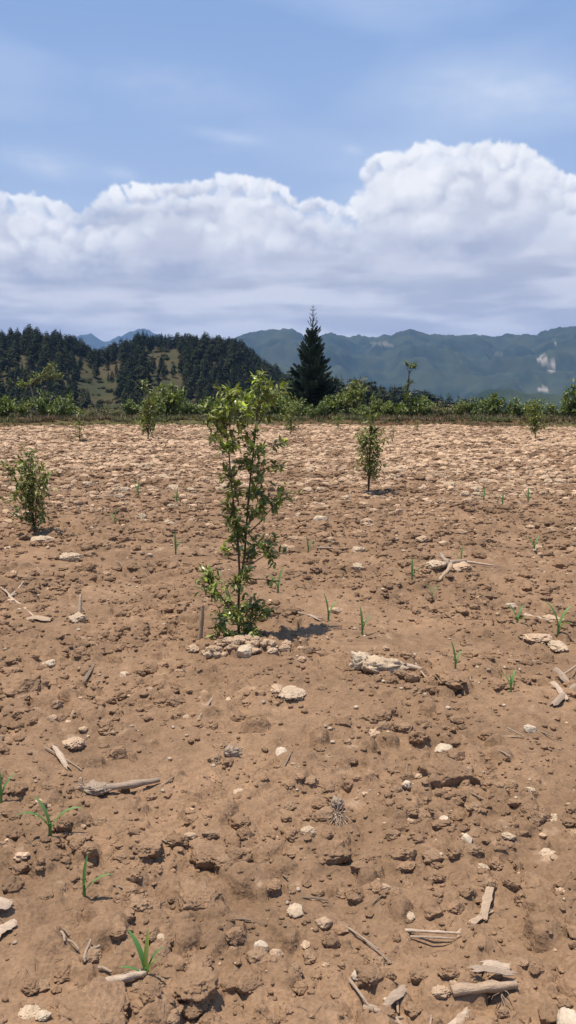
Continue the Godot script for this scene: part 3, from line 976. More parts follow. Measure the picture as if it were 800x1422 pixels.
func clods(soil: Material, soil_tones: Array, pale_tones: Array, stone_white: Material) -> void:
	var shapes := []
	for k in 9:
		shapes.append(clod_shape(4, 100 + k * 17, 0.55, [0.62, 0.75, 0.58][k % 3], 0.3).mesh())
	var crumbly := []
	for k in 5:
		crumbly.append(clod_shape(4, 150 + k * 17, 0.55, [0.7, 0.8, 0.6][k % 3], 0.75).mesh())
	var stones := []
	for k in 4:
		stones.append(clod_shape(3, 200 + k * 17, 0.45, 0.8, 0.15).mesh())
	var small := []
	for k in 4:
		small.append(clod_shape(3, 300 + k * 13, 0.65, 0.7, 0.6).mesh())
	var tiny := []
	for k in 3:
		tiny.append(clod_shape(1, 400 + k * 13, 0.6, 0.7).mesh())
	rng.seed = 9
	# stones and lumps that stand out: where, half size, shape, material, name, label
	var marked := [
		[Vector2(-0.072, -2.064), 0.0227, 1.25, stone_white, "pale_stone", "upright white angular stone beside a tan one in bare soil"],
		[Vector2(-0.032, -2.052), 0.0226, 0.95, pale_tones[1], "tan_stone", "tan blunt stone right beside the white angular stone"],
		[Vector2(0.172, -1.920), 0.0213, 0.85, stone_white, "pale_stone", "round whitish stone at the end of a thin straw"],
		[Vector2(0.022, -2.199), 0.0321, 0.75, pale_tones[2], "pale_stone", "cream lump above the two side-by-side stones"],
		[Vector2(-0.025, -3.181), 0.0339, 0.8, stone_white, "pale_stone", "small white stone alone on smooth brown soil"],
		[Vector2(-0.227, -4.331), 0.0531, 1.15, pale_tones[3], "pale_stone", "egg-shaped pale stone in the heap below the tallest sapling"],
		[Vector2(-2.345, -8.042), 0.1241, 0.75, pale_tones[2], "pale_lump", "big pale earth lump at the foot of the leftmost sapling"],
		[Vector2(-1.290, -5.065), 0.0705, 0.85, pale_tones[2], "pale_lump", "pale crumbly lump with an upright stub standing in it"],
		[Vector2(-1.245, -4.283), 0.0525, 0.7, pale_tones[3], "pale_stone", "squarish cream stone low on the left side of the field"],
		[Vector2(-0.801, -4.057), 0.0392, 0.8, pale_tones[3], "pale_stone", "pale stone between the dark husk and the squarish stone"],
		[Vector2(-0.869, -3.286), 0.0583, 0.6, pale_tones[1], "pale_lump", "flat cream lump above the thick lying stalk"],
		[Vector2(0.614, -3.181), 0.0565, 0.6, pale_tones[3], "pale_stone", "oblong cream stone above the widest brown clod"],
		[Vector2(0.356, -3.315), 0.0411, 0.8, pale_tones[1], "pale_lump", "crumbly tan lump left of a row of small pale stones"],
		[Vector2(0.420, -2.846), 0.0255, 0.85, stone_white, "pale_stone", "small bright stone left of the widest brown clod"],
		[Vector2(0.516, -2.642), 0.0190, 0.8, stone_white, "pale_stone", "tiny bright stone just below the widest brown clod"],
		[Vector2(0.565, -2.506), 0.0249, 0.75, stone_white, "pale_stone", "white chip with a notch among dark crumbs"],
		[Vector2(0.338, -2.182), 0.0199, 0.7, pale_tones[2], "pale_stone", "pale chip beside the folded papery husk"],
		[Vector2(0.099, -2.159), 0.0315, 0.6, pale_tones[0], "tan_stone", "tan pebble below the cream lump"],
		[Vector2(0.636, -1.751), 0.0391, 0.8, stone_white, "pale_stone", "large white lump cut by the bottom right corner"],
		[Vector2(-0.599, -1.790), 0.0333, 0.5, pale_tones[2], "pale_lump", "crumbly cream patch in the bottom left corner"],
		[Vector2(-0.553, -1.747), 0.0179, 0.7, pale_tones[3], "pale_lump", "small crumbly cream lump on the bottom edge"],
		[Vector2(0.065, -2.595), 0.0304, 0.8, pale_tones[2], "pale_lump", "cream crumb heap left of the fibrous root tuft"],
		[Vector2(0.016, -3.731), 0.0789, 0.55, pale_tones[2], "pale_lump", "wide cream lump pair in front of the tallest sapling"],
		[Vector2(-0.050, -3.759), 0.0430, 0.9, pale_tones[1], "pale_lump", "rounded cream lump leaning on the wide cream lump"],
		[Vector2(0.993, -3.344), 0.0296, 0.9, stone_white, "pale_stone", "white stone at the end of a straight straw"],
		[Vector2(1.502, -4.588), 0.0721, 0.7, pale_tones[2], "pale_lump", "bright crusted lump near the right picture edge"],
		[Vector2(1.414, -4.699), 0.0983, 0.5, pale_tones[1], "pale_lump", "flat crust slab above a dark hole at the right"],
		[Vector2(1.695, -5.305), 0.0829, 0.6, pale_tones[1], "pale_lump", "crusted lump behind the short pale stick"],
		[Vector2(1.476, -5.490), 0.0524, 0.8, pale_tones[3], "pale_stone", "smooth pale pebble above the short pale stick"],
		[Vector2(1.137, -6.426), 0.0942, 0.8, pale_tones[2], "pale_lump", "cream lump beside the weathered root wood"],
		[Vector2(1.331, -6.426), 0.0942, 0.75, pale_tones[1], "pale_lump", "cream lump at the right of the weathered root wood"],
		[Vector2(0.363, -9.032), 0.0927, 0.8, pale_tones[3], "pale_stone", "pale cobble right of the tallest sapling's crown"],
		[Vector2(0.301, -5.341), 0.0556, 0.6, pale_tones[1], "pale_stone", "tan pebble right of the tallest sapling's foot"],
		[Vector2(-1.873, -7.211), 0.0992, 0.6, pale_tones[2], "pale_lump", "pale flat lump in front of the leftmost sapling"],
		[Vector2(-0.249, -2.506), 0.0679, 0.6, soil_tones[1], "soil_clod", "smooth brown clod above the broad rounded clod"],
		[Vector2(-0.255, -2.241), 0.0734, 0.75, soil_tones[2], "soil_clod", "broad rounded brown clod left of the two side-by-side stones"],
		[Vector2(0.578, -2.914), 0.0989, 0.7, soil_tones[1], "soil_clod", "widest brown clod, below the oblong cream stone"],
		[Vector2(0.763, -3.853), 0.0814, 0.7, soil_tones[2], "soil_clod", "brown clod right of the pale root ball"],
		[Vector2(0.359, -3.532), 0.0687, 0.65, soil_tones[1], "soil_clod", "brown clod above the crumbly tan lump"],
		[Vector2(-1.290, -3.923), 0.1034, 0.65, soil_tones[2], "soil_clod", "large brown clod cut by the left picture edge"],
		[Vector2(-0.231, -1.863), 0.0586, 0.85, soil_tones[1], "soil_clod", "tall brown clod below the split stalk piece"],
		[Vector2(-0.444, -1.767), 0.0756, 0.65, soil_tones[2], "soil_clod", "big smooth clod on the bottom edge, left"],
		[Vector2(0.707, -2.251), 0.0451, 0.8, soil_tones[2], "soil_clod", "brown clod right of the folded papery husk"],
		
		[Vector2(-0.441, -2.506), 0.0452, 0.8, soil_tones[1], "soil_clod", "brown clod right of the upright corn seedling"],
		[Vector2(0.131, -2.506), 0.0588, 0.7, soil_tones[0], "soil_clod", "dark clod just below the fibrous root tuft"],
	]
	var busy := []
	for m in marked:
		var o := part(m[4], (stones if String(m[4]).ends_with("stone") else crumbly if m[4] == "pale_lump" else shapes)[rng.randi() % 4], m[3], self, lie(m[0], m[1] * (0.78 if m[4] != "soil_clod" else 0.95), 0.24 if m[4] != "soil_clod" else 0.64, m[2] * (1.0 if m[4] != "soil_clod" else 1.35)))
		tag(o, m[5], "clod" if m[4] == "soil_clod" else "stone" if String(m[4]).ends_with("stone") else "lump")
		busy.append(m[0])
	# the heap of pale lumps on the near side of the tallest sapling
	for k in 70:
		var q := Vector2(rng.randf_range(-1, 1), rng.randf_range(-1, 1))
		if q.length() > 1.0: q = q.normalized() * rng.randf()
		var p: Vector2 = Vector2(-0.231, -4.405) + Vector2(q.x * 0.31, q.y * 0.07)
		var o := part("heap_lump", crumbly[rng.randi() % 5], pale_tones[rng.randi() % 3], self, lie(p, 0.009 + 0.024 * pow(rng.randf(), 1.6), 0.15, 0.95))
		tag(o, "pale earth lump in the heap at the tallest sapling's foot", "lump", "pale lumps heaped at the tallest sapling's foot")
	# the rest, by size: brown ones and pale ones
	var brown := []
	var pale := []
	# pale crumbs lie in loose clusters
	for zone in [[1.75, 3.2, 620, 0.006, 0.034, 2.4], [3.2, 6.5, 420, 0.007, 0.040, 2.7], [6.5, 12.0, 170, 0.010, 0.062, 2.8], [12.0, 22.0, 210, 0.013, 0.085, 3.0], [22.0, 36.2, 130, 0.020, 0.105, 2.8]]:
		var wide: float = 0.66 if zone[0] < 3.0 else 0.54 if zone[0] < 6.0 else 0.45
		var count := int(zone[2] * wide * (zone[1] * zone[1] - zone[0] * zone[0]))
		for k in count:
			var r := sqrt(rng.randf_range(zone[0] * zone[0], zone[1] * zone[1]))
			var a := rng.randf_range(-wide, wide)
			var p := Vector2(r * sin(a), -r * cos(a))
			var size: float = zone[3] + (zone[4] - zone[3]) * pow(rng.randf(), zone[5])
			var d := dry(p.x, p.y)
			var lumpy := n_patch.get_noise_2d(p.x * 1.3 + 50.0, p.y * 1.3)
			if n_patch.get_noise_2d(p.x * 2.6 + 5.0, p.y * 2.6) < rng.randf_range(-0.75, 0.2):
				continue
			if r < 8.0 and lumpy + 0.5 * n_mid.get_noise_2d(p.x * 0.5, p.y * 0.5 + 4.0) < rng.randf_range(-0.35, 0.30):
				continue
			var light := rng.randf() < d * d * 0.95 + 0.035
			if light and r < 6.5: size *= 0.6
			(pale if light else brown).append([p, size, size / r if absf(a) < 0.32 else 0.0])
	for list in [brown, pale]:
		list.sort_custom(func(u, w): return u[2] > w[2])
	var counts := [255, 220]
	for which in 2:
		var list: Array = [brown, pale][which]
		for i in counts[which]:
			var e: Array = list[i]
			var tone: Material = (pale_tones if which else soil_tones)[rng.randi() % (3 if which else 4)]
			var o := part("pale_clod" if which else "soil_clod", crumbly[rng.randi() % 5] if which else shapes[rng.randi() % 9], tone, self, lie(e[0], e[1], 0.6 if which == 0 else 0.44, rng.randf_range(0.85, 1.25) if which == 0 else rng.randf_range(0.75, 1.05)))
			if which:
				tag(o, "small pale dry clod lying loose on the field", "clod", "pale dry clods strewn over the field")
			else:
				tag(o, "brown clod half sunk in the ploughed soil", "clod", "brown clods strewn over the field")
		var where := [[], [], [], []]
		var tints := [[], [], [], []]
		for i in range(counts[which], list.size()):
			var e: Array = list[i]
			var k := i % 4
			var base: Color = (SOIL * 1.15).lerp(CRUST * 1.3, pow(rng.randf(), 0.65)) * rng.randf_range(0.9, 1.1) if which else soil_tint(e[0].x, e[0].y) * rng.randf_range(0.85, 1.15)
			base.a = 1.0
			where[k].append(lie(e[0], e[1], 0.4 if which else 0.54, rng.randf_range(0.7, 1.05)))
			tints[k].append(base)
		for k in 4:
			var o := mass("pale_clod_scatter" if which else "soil_clod_scatter", small[k], soil, where[k], tints[k])
			tag(o, "countless small pale clods scattered over the far field" if which else "countless small brown clods scattered over the ploughed soil", "", "")
	# crumbs
	for k in 3:
		var where := []
		var tints := []
		for zone in [[1.7, 3.2, 900, 0.0022, 0.009], [3.2, 7.0, 420, 0.0035, 0.013], [7.0, 14.0, 130, 0.007, 0.022]]:
			for i in int(zone[2] * 0.62 * (zone[1] * zone[1] - zone[0] * zone[0]) / 3.0):
				var r := sqrt(rng.randf_range(zone[0] * zone[0], zone[1] * zone[1]))
				var a := rng.randf_range(-0.62, 0.62)
				var p := Vector2(r * sin(a), -r * cos(a))
				if n_patch.get_noise_2d(p.x * 3.1, p.y * 3.1 + 9.0) < rng.randf_range(-0.5, 0.4):
					continue
				var size: float = zone[3] + (zone[4] - zone[3]) * pow(rng.randf(), 2.5)
				where.append(lie(p, size, 0.2))
				var c := soil_tint(p.x, p.y) * rng.randf_range(0.8, 1.2)
				if rng.randf() < 0.05 + 0.3 * dry(p.x, p.y): c = Color(0.56, 0.45, 0.33) * rng.randf_range(0.7, 1.15)
				c.a = 1.0
				tints.append(c)
		var o := mass("soil_crumbs", tiny[k], soil, where, tints)
		tag(o, "fine crumbs and grit lying on the soil")

# ---------------------------------------------------------------- dead stalks and straw

func stalk(t: Node3D, a: Vector3, b: Vector3, r: float, m: Material, called := "stalk", wave := 0.12) -> void:
	var s := Shape.new()
	var pts := []
	var radii := []
	var side := (b - a).cross(Vector3.UP).normalized()
	for i in 9:
		var u := i / 8.0
		pts.append(a.lerp(b, u) + side * sin(u * 4.0 + r * 900.0) * r * wave * 3.0 + Vector3(0, rng.randf_range(-0.1, 0.1) * r, 0))
		radii.append(r * (1.0 - 0.3 * u) * (1.22 if i % 4 == 1 else 1.0) * rng.randf_range(0.9, 1.08))
	s.tube(pts, radii, 9, Color.WHITE, 0.17, rng.randi() % 1000)
	s.smooth()
	part(called, s.mesh(), m, t)

func fibres(t: Node3D, at: Vector3, dir: Vector3, count: int, length: float, thick: float, m: Material, called := "root", spread := 0.8) -> void:
	for k in count:
		var s := Shape.new()
		var d := (dir.normalized() + any_dir() * spread).normalized()
		var p := at + any_dir() * length * 0.1
		var pts := [p]
		var radii := [thick]
		for i in 4:
			p += d * length / 4.0 * rng.randf_range(0.7, 1.2)
			d = (d + any_dir() * 0.4 + Vector3(0, -0.08, 0)).normalized()
			pts.append(p)
			radii.append(thick * (1.0 - 0.2 * (i + 1)))
		s.tube(pts, radii, 4)
		part(called, s.mesh(), m, t)

func sheet(t: Node3D, a: Vector3, b: Vector3, wide: float, curl: float, m: Material, called := "husk") -> void:
	# a torn strip of dry husk, curled across, 1.5 mm thick
	var s := Shape.new()
	var along := (b - a)
	var side := along.cross(Vector3.UP).normalized()
	var up := side.cross(along).normalized()
	var n := 9
	var k := 6
	var p0 := Vector3.ZERO
	var ragged := []
	for i in n: ragged.append(rng.randf_range(-1, 1))
	for face in 2:
		for i in n:
			var u := i / float(n - 1)
			for j in k:
				var w := (j / float(k - 1) - 0.5)
				var ww: float = wide * (0.75 + 0.25 * sin(PI * u)) * (0.9 + 0.2 * ragged[i])
				if i == 0 or i == n - 1: p0 = along * rng.randf_range(-0.12, 0.12)
				else: p0 = Vector3.ZERO
				var p: Vector3 = a + p0 + along * u + side * w * ww + up * (curl * wide * (0.25 - w * w) * 2.0 + sin(u * 5.0) * wide * 0.12 - face * 0.0015)
				s.v.append(p); s.n.append(up); s.c.append(Color.WHITE)
				if i < n - 1 and j < k - 1:
					var q := face * n * k + i * k + j
					s.ix.append_array([q, q + k, q + 1, q + 1, q + k, q + k + 1] if face == 0 else [q, q + 1, q + k, q + 1, q + k + 1, q + k])
	s.smooth()
	part(called, s.mesh(), m, t)

func laid_at(p: Vector2, up: float) -> Vector3:
	return on_ground(p, up * 0.72)

func debris(straw: Material, straw_grey: Material, straw_pale: Material, pale_tones: Array, stone_white: Material) -> void:
	rng.seed = 21
	var straw_dark: StandardMaterial3D = straw_grey.duplicate()
	straw_dark.albedo_color = lin(0.24, 0.18, 0.125)
	var ball := clod_shape(3, 901, 0.95, 0.8).mesh()
	var t := thing("corn_stalk", "thick lying corn stalk with a frayed whitish left end", "stalk", on_ground(Vector2(-0.620, -2.891)))
	var o := t.position
	stalk(t, laid_at(Vector2(-0.706, -2.869), 0.016) - o, laid_at(Vector2(-0.469, -2.948), 0.02) - o, 0.014, straw_grey)
	part("root_ball", ball, straw_pale, t, Transform3D(Basis.from_scale(Vector3(0.045, 0.025, 0.03)), laid_at(Vector2(-0.695, -2.880), 0.02) - o))
	fibres(t, laid_at(Vector2(-0.726, -2.880), 0.02) - o, Vector3(-1, 0.4, 0.2), 9, 0.045, 0.004, straw_pale)
	t = thing("corn_stalk", "split stalk piece with a dark groove behind a corn seedling", "stalk", on_ground(Vector2(-0.398, -1.851)))
	o = t.position
	stalk(t, laid_at(Vector2(-0.445, -1.826), 0.026) - o, laid_at(Vector2(-0.344, -1.889), 0.032) - o, 0.010, straw_pale, "stalk", 0.02)
	stalk(t, laid_at(Vector2(-0.443, -1.856), 0.040) - o, laid_at(Vector2(-0.342, -1.912), 0.046) - o, 0.007, straw, "splinter", 0.02)
	t = thing("corn_stalk", "thick broken stalk with torn bark in the lower right corner", "stalk", on_ground(Vector2(0.471, -1.851)))
	o = t.position
	stalk(t, laid_at(Vector2(0.390, -1.846), 0.018) - o, laid_at(Vector2(0.550, -1.871), 0.018) - o, 0.013, straw, "stalk", 0.03)
	sheet(t, laid_at(Vector2(0.443, -1.881), 0.032) - o, laid_at(Vector2(0.550, -1.896), 0.036) - o, 0.028, 0.3, straw_grey)
	sheet(t, laid_at(Vector2(0.480, -1.928), 0.02) - o, laid_at(Vector2(0.544, -1.928), 0.02) - o, 0.03, 0.3, straw_pale)
	fibres(t, laid_at(Vector2(0.515, -1.856), 0.012) - o, Vector3(0.1, -0.1, 1), 5, 0.06, 0.0015, straw_grey)
	t = thing("corn_stalk", "short stalk with a big pale root ball and crossed twig", "stalk", on_ground(Vector2(0.512, -4.026)))
	o = t.position
	part("root_ball", ball, pale_tones[2], t, Transform3D(Basis.from_scale(Vector3(0.105, 0.05, 0.055)), laid_at(Vector2(0.443, -4.036), 0.03) - o))
	part("root_ball", ball, pale_tones[3], t, Transform3D(Basis(Vector3.UP, 1.0).scaled(Vector3(0.06, 0.055, 0.05)), laid_at(Vector2(0.367, -4.101), 0.035) - o))
	stalk(t, laid_at(Vector2(0.501, -4.079), 0.035) - o, laid_at(Vector2(0.666, -4.036), 0.022) - o, 0.015, straw_pale, "stalk", 0.03)
	stalk(t, laid_at(Vector2(0.632, -4.248), 0.03) - o, laid_at(Vector2(0.661, -3.893), 0.012) - o, 0.006, straw, "twig", 0.2)
	t = thing("straw", "pair of straight thin straws beside the folded papery husk", "straw", on_ground(Vector2(0.386, -2.089)))
	o = t.position
	stalk(t, laid_at(Vector2(0.315, -2.111), 0.016) - o, laid_at(Vector2(0.457, -2.077), 0.014) - o, 0.0042, straw_pale, "stem", 0.05)
	stalk(t, laid_at(Vector2(0.326, -2.092), 0.012) - o, laid_at(Vector2(0.439, -2.064), 0.012) - o, 0.0036, straw_grey, "stem", 0.05)
	t = thing("corn_husk", "folded papery husk bent upward at its right end", "husk", on_ground(Vector2(0.520, -2.149)))
	o = t.position
	sheet(t, laid_at(Vector2(0.453, -2.095), 0.006) - o, laid_at(Vector2(0.558, -2.186), 0.014) - o, 0.022, 0.2, straw)
	sheet(t, laid_at(Vector2(0.536, -2.159), 0.012) - o, laid_at(Vector2(0.585, -2.283), 0.022) - o, 0.03, 0.15, straw)
	t = thing("root_tuft", "whitish fibrous root tuft hanging together in a clump", "root", on_ground(Vector2(0.164, -2.690)))
	o = t.position
	part("root_ball", ball, straw_pale, t, Transform3D(Basis.from_scale(Vector3(0.022, 0.026, 0.02)), laid_at(Vector2(0.163, -2.751), 0.02) - o))
	fibres(t, laid_at(Vector2(0.165, -2.700), 0.022) - o, Vector3(0, 0.25, 0.8), 46, 0.07, 0.0019, straw_pale, "root", 1.0)
	t = thing("stalk_stub", "upright pale stub standing in a crumbly lump", "stub", on_ground(Vector2(-1.293, -5.131)))
	o = t.position
	stalk(t, Vector3(0, 0.0, 0), laid_at(Vector2(-1.296, -5.199), 0.19) - o, 0.012, straw_pale, "stalk", 0.02)
	fibres(t, Vector3(0.0, 0.17, 0), Vector3(0.1, 1, 0), 3, 0.05, 0.003, straw_pale, "splinter", 0.25)
	t = thing("stalk_stub", "pointed tan stub left of the tallest sapling's foot", "stub", on_ground(Vector2(-0.496, -4.656)))
	o = t.position
	stalk(t, Vector3(0, -0.01, 0), Vector3(0.018, 0.2, 0), 0.013, straw, "stalk", 0.02)
	t = thing("straw", "pale forked straw lying low at the left edge", "straw", on_ground(Vector2(-1.696, -5.433)))
	o = t.position
	stalk(t, laid_at(Vector2(-1.901, -5.688), 0.03) - o, laid_at(Vector2(-1.580, -5.165), 0.012) - o, 0.009, straw_pale, "stem", 0.2)
	for e in [[Vector2(-1.833, -6.058), 0.03], [Vector2(-1.895, -5.990), 0.05], [Vector2(-2.002, -5.814), 0.03]]:
		stalk(t, laid_at(Vector2(-1.901, -5.688), 0.03) - o, laid_at(e[0], e[1]) - o, 0.007, straw_pale, "stem", 0.3)
	sheet(t, laid_at(Vector2(-1.597, -5.131), 0.01) - o, laid_at(Vector2(-1.445, -5.065), 0.02) - o, 0.07, 0.4, straw)
	t = thing("stick", "short pale stick jutting over a dark hollow at the right", "stick", on_ground(Vector2(1.558, -5.199)))
	o = t.position
	stalk(t, laid_at(Vector2(1.501, -5.269), 0.03) - o, laid_at(Vector2(1.630, -5.182), 0.03) - o, 0.014, straw_pale)
	t = thing("corn_husk", "curled grey and white husk against the right picture edge", "husk", on_ground(Vector2(1.256, -3.731)))
	o = t.position
	sheet(t, laid_at(Vector2(1.169, -3.599), 0.01) - o, laid_at(Vector2(1.337, -3.796), 0.04) - o, 0.04, 0.6, straw_grey)
	sheet(t, laid_at(Vector2(1.227, -3.796), 0.03) - o, laid_at(Vector2(1.247, -3.642), 0.01) - o, 0.035, 0.7, straw_pale)
	sheet(t, laid_at(Vector2(1.305, -3.994), 0.05) - o, laid_at(Vector2(1.313, -3.825), 0.03) - o, 0.04, 0.8, straw_grey)
	stalk(t, laid_at(Vector2(1.301, -3.893), 0.05) - o, laid_at(Vector2(1.453, -4.123), 0.03) - o, 0.006, straw, "stem")
	t = thing("root_wood", "weathered branching root wood among cream lumps", "root", on_ground(Vector2(1.239, -6.532)))
	o = t.position
	stalk(t, laid_at(Vector2(1.120, -6.426), 0.02) - o, laid_at(Vector2(1.419, -6.641), 0.06) - o, 0.03, straw_grey, "branch", 0.3)
	stalk(t, laid_at(Vector2(1.250, -6.532), 0.05) - o, laid_at(Vector2(1.237, -6.840), 0.08) - o, 0.018, straw_grey, "branch", 0.2)
	stalk(t, laid_at(Vector2(1.257, -6.479), 0.04) - o, laid_at(Vector2(1.123, -6.129), 0.02) - o, 0.018, straw, "branch", 0.2)
	for e in [["straight pale straw behind the weathered root wood", Vector2(1.455, -6.811), Vector2(1.651, -6.725), 0.010, straw_pale], ["long straight straw ending at a white stone", Vector2(0.827, -3.293), Vector2(0.950, -3.264), 0.004, straw], ["thin straw running into the round whitish stone", Vector2(0.150, -1.917), Vector2(0.191, -1.807), 0.004, straw_grey], ["thin grey upright twig poking up at the bottom edge", Vector2(0.318, -1.725), Vector2(0.333, -1.800), 0.0035, straw_grey], ["straw crossing a round pebble near the right edge", Vector2(1.150, -4.307), Vector2(1.305, -4.283), 0.005, straw], ["slanted straw below the tan pebble at the sapling's right", Vector2(0.069, -5.305), Vector2(0.210, -5.131), 0.008, straw_grey], ["straw lying right of the tallest sapling's shadow", Vector2(0.126, -5.199), Vector2(0.204, -5.098), 0.006, straw_pale], ["pale straw right of the leftmost sapling's crown", Vector2(-2.543, -11.138), Vector2(-2.359, -11.451), 0.008, straw_pale], ["straw lying across the middle right of the field", Vector2(0.261, -7.586), Vector2(0.537, -7.445), 0.010, straw_grey], ["thin twig above the straight pair of straws", Vector2(0.161, -2.146), Vector2(0.236, -2.040), 0.003, straw_grey]]:
		t = thing("straw", e[0], "straw", on_ground((e[1] + e[2]) * 0.5))
		o = t.position
		var flat := Vector3(0, e[3] + 0.004, 0)
		stalk(t, laid_at(e[1], 0) + flat - o, laid_at(e[2], 0) + flat - o, e[3], e[4], "stem", 0.08)
	t = thing("corn_husk", "dry grey husk sliver standing left of the sapling's heap", "husk", on_ground(Vector2(-1.008, -4.134)))
	o = t.position
	sheet(t, laid_at(Vector2(-1.007, -3.953), 0.0) - o, laid_at(Vector2(-0.989, -4.213), 0.025) - o, 0.022, 0.3, straw_dark)
	t = thing("corn_husk", "tan husk sliver below the sapling's heap of lumps", "husk", on_ground(Vector2(-0.362, -3.599)))
	o = t.position
	sheet(t, laid_at(Vector2(-0.387, -3.499), 0.004) - o, laid_at(Vector2(-0.340, -3.668), 0.014) - o, 0.014, 0.4, straw_grey)
	t = thing("root_tuft", "small pale fanned root left of a lone white stone", "root", on_ground(Vector2(-0.225, -3.161)))
	o = t.position
	part("root_ball", ball, straw_pale, t, Transform3D(Basis.from_scale(Vector3(0.034, 0.028, 0.022)), Vector3(0, 0.016, 0)))
	fibres(t, Vector3(0, 0.01, 0), Vector3(0, 0.8, 0.3), 12, 0.05, 0.003, straw_pale, "root", 0.8)
	t = thing("corn_husk", "bent pale husk scrap above the thick lying stalk", "husk", on_ground(Vector2(-0.870, -3.135)))
	o = t.position
	sheet(t, laid_at(Vector2(-0.925, -3.215), 0.02) - o, laid_at(Vector2(-0.840, -3.083), 0.01) - o, 0.028, 0.6, straw_pale)
	stalk(t, laid_at(Vector2(-0.965, -3.215), 0.015) - o, laid_at(Vector2(-0.782, -3.070), 0.008) - o, 0.003, straw_grey, "fibre", 0.3)
	t = thing("corn_husk", "white torn husk sheet cut by the left picture edge", "husk", on_ground(Vector2(-0.768, -2.133)))
	o = t.position
	sheet(t, laid_at(Vector2(-0.809, -2.149), 0.03) - o, laid_at(Vector2(-0.757, -2.159), 0.03) - o, 0.05, 0.5, straw_pale)
	sheet(t, laid_at(Vector2(-0.770, -2.046), 0.01) - o, laid_at(Vector2(-0.737, -2.108), 0.02) - o, 0.04, 0.3, straw_pale)
	t = thing("corn_husk", "torn tan husk scrap on the bottom edge, right", "husk", on_ground(Vector2(0.376, -1.756)))
	o = t.position
	sheet(t, laid_at(Vector2(0.331, -1.723), 0.004) - o, laid_at(Vector2(0.405, -1.779), 0.02) - o, 0.022, 0.4, straw_pale)
	sheet(t, laid_at(Vector2(0.385, -1.751), 0.01) - o, laid_at(Vector2(0.417, -1.797), 0.025) - o, 0.025, 0.5, straw)
	t = thing("straw_tangle", "tangle of dry straw and husk on the bottom edge", "straw", on_ground(Vector2(0.240, -1.783)))
	o = t.position
	for e in [[Vector2(0.174, -1.786), Vector2(0.267, -1.797), 0.006], [Vector2(0.197, -1.760), Vector2(0.288, -1.770), 0.005], [Vector2(0.217, -1.797), Vector2(0.283, -1.738), 0.005], [Vector2(0.248, -1.846), Vector2(0.263, -1.814), 0.004], [Vector2(0.201, -1.723), Vector2(0.245, -1.779), 0.004]]:
		stalk(t, laid_at(e[0], 0.008) - o, laid_at(e[1], 0.012) - o, e[2], straw, "stem", 0.4)
	sheet(t, laid_at(Vector2(0.227, -1.814), 0.004) - o, laid_at(Vector2(0.276, -1.863), 0.012) - o, 0.03, 0.3, straw_grey)
	sheet(t, laid_at(Vector2(0.185, -1.779), 0.008) - o, laid_at(Vector2(0.253, -1.788), 0.016) - o, 0.025, 0.6, straw)
	t = thing("straw_tangle", "scatter of broken grey straw left of a corn seedling", "straw", on_ground(Vector2(-0.530, -1.988)))
	o = t.position
	for e in [[Vector2(-0.590, -2.034), Vector2(-0.565, -1.997), 0.004], [Vector2(-0.505, -1.941), Vector2(-0.511, -2.017), 0.004], [Vector2(-0.565, -2.017), Vector2(-0.530, -1.988), 0.003], [Vector2(-0.471, -1.933), Vector2(-0.433, -1.923), 0.004], [Vector2(-0.512, -1.988), Vector2(-0.484, -2.011), 0.005]]:
		stalk(t, laid_at(e[0], 0.01) - o, laid_at(e[1], 0.016) - o, e[2], straw_grey, "stem", 0.3)
	# short loose straws
	var stem := Shape.new()
	stem.tube([Vector3(-0.5, 0, 0), Vector3(0, 0.03, 0.02), Vector3(0.5, 0, 0)], [0.055, 0.06, 0.045], 5)
	var sm_mesh := stem.mesh()
	for k in 70:
		var r := sqrt(rng.randf_range(1.9 * 1.9, 9.0 * 9.0)) if k > 20 else rng.randf_range(1.9, 3.5)
		var p := Vector2(r * sin(rng.randf_range(-0.31, 0.31)), 0)
		p.y = -sqrt(r * r - p.x * p.x)
		var l := rng.randf_range(0.03, 0.12) * (0.6 + 0.1 * r)
		var b := Basis(Vector3.UP, rng.randf() * TAU) * Basis(Vector3.BACK, rng.randf_range(-0.2, 0.2))
		var q := part("straw_bit", sm_mesh, [straw, straw_grey, straw_pale][k % 3], self, Transform3D(b * Basis.from_scale(Vector3(l, 0.05, 0.05)), on_ground(p, 0.006)))
		tag(q, "short loose bit of dry straw on the soil", "straw", "short straws strewn over the soil")
	var where := []
	for k in 1500:
		var r := sqrt(rng.randf_range(1.7 * 1.7, 12.0 * 12.0)) if k % 2 else rng.randf_range(1.7, 4.0)
		var a := rng.randf_range(-0.44, 0.44)
		var b := Basis(Vector3.UP, rng.randf() * TAU) * Basis(Vector3.BACK, rng.randf_range(-0.3, 0.3))
		var l := rng.randf_range(0.012, 0.04) * (0.7 + 0.12 * r)
		where.append(Transform3D(b * Basis.from_scale(Vector3(l, l * 0.35, l * 0.35)), on_ground(Vector2(r * sin(a), -r * cos(a)), 0.003)))
	tag(mass("chaff", sm_mesh, straw, where, []), "fine chaff of broken straw mixed into the soil")

# ---------------------------------------------------------------- corn seedlings

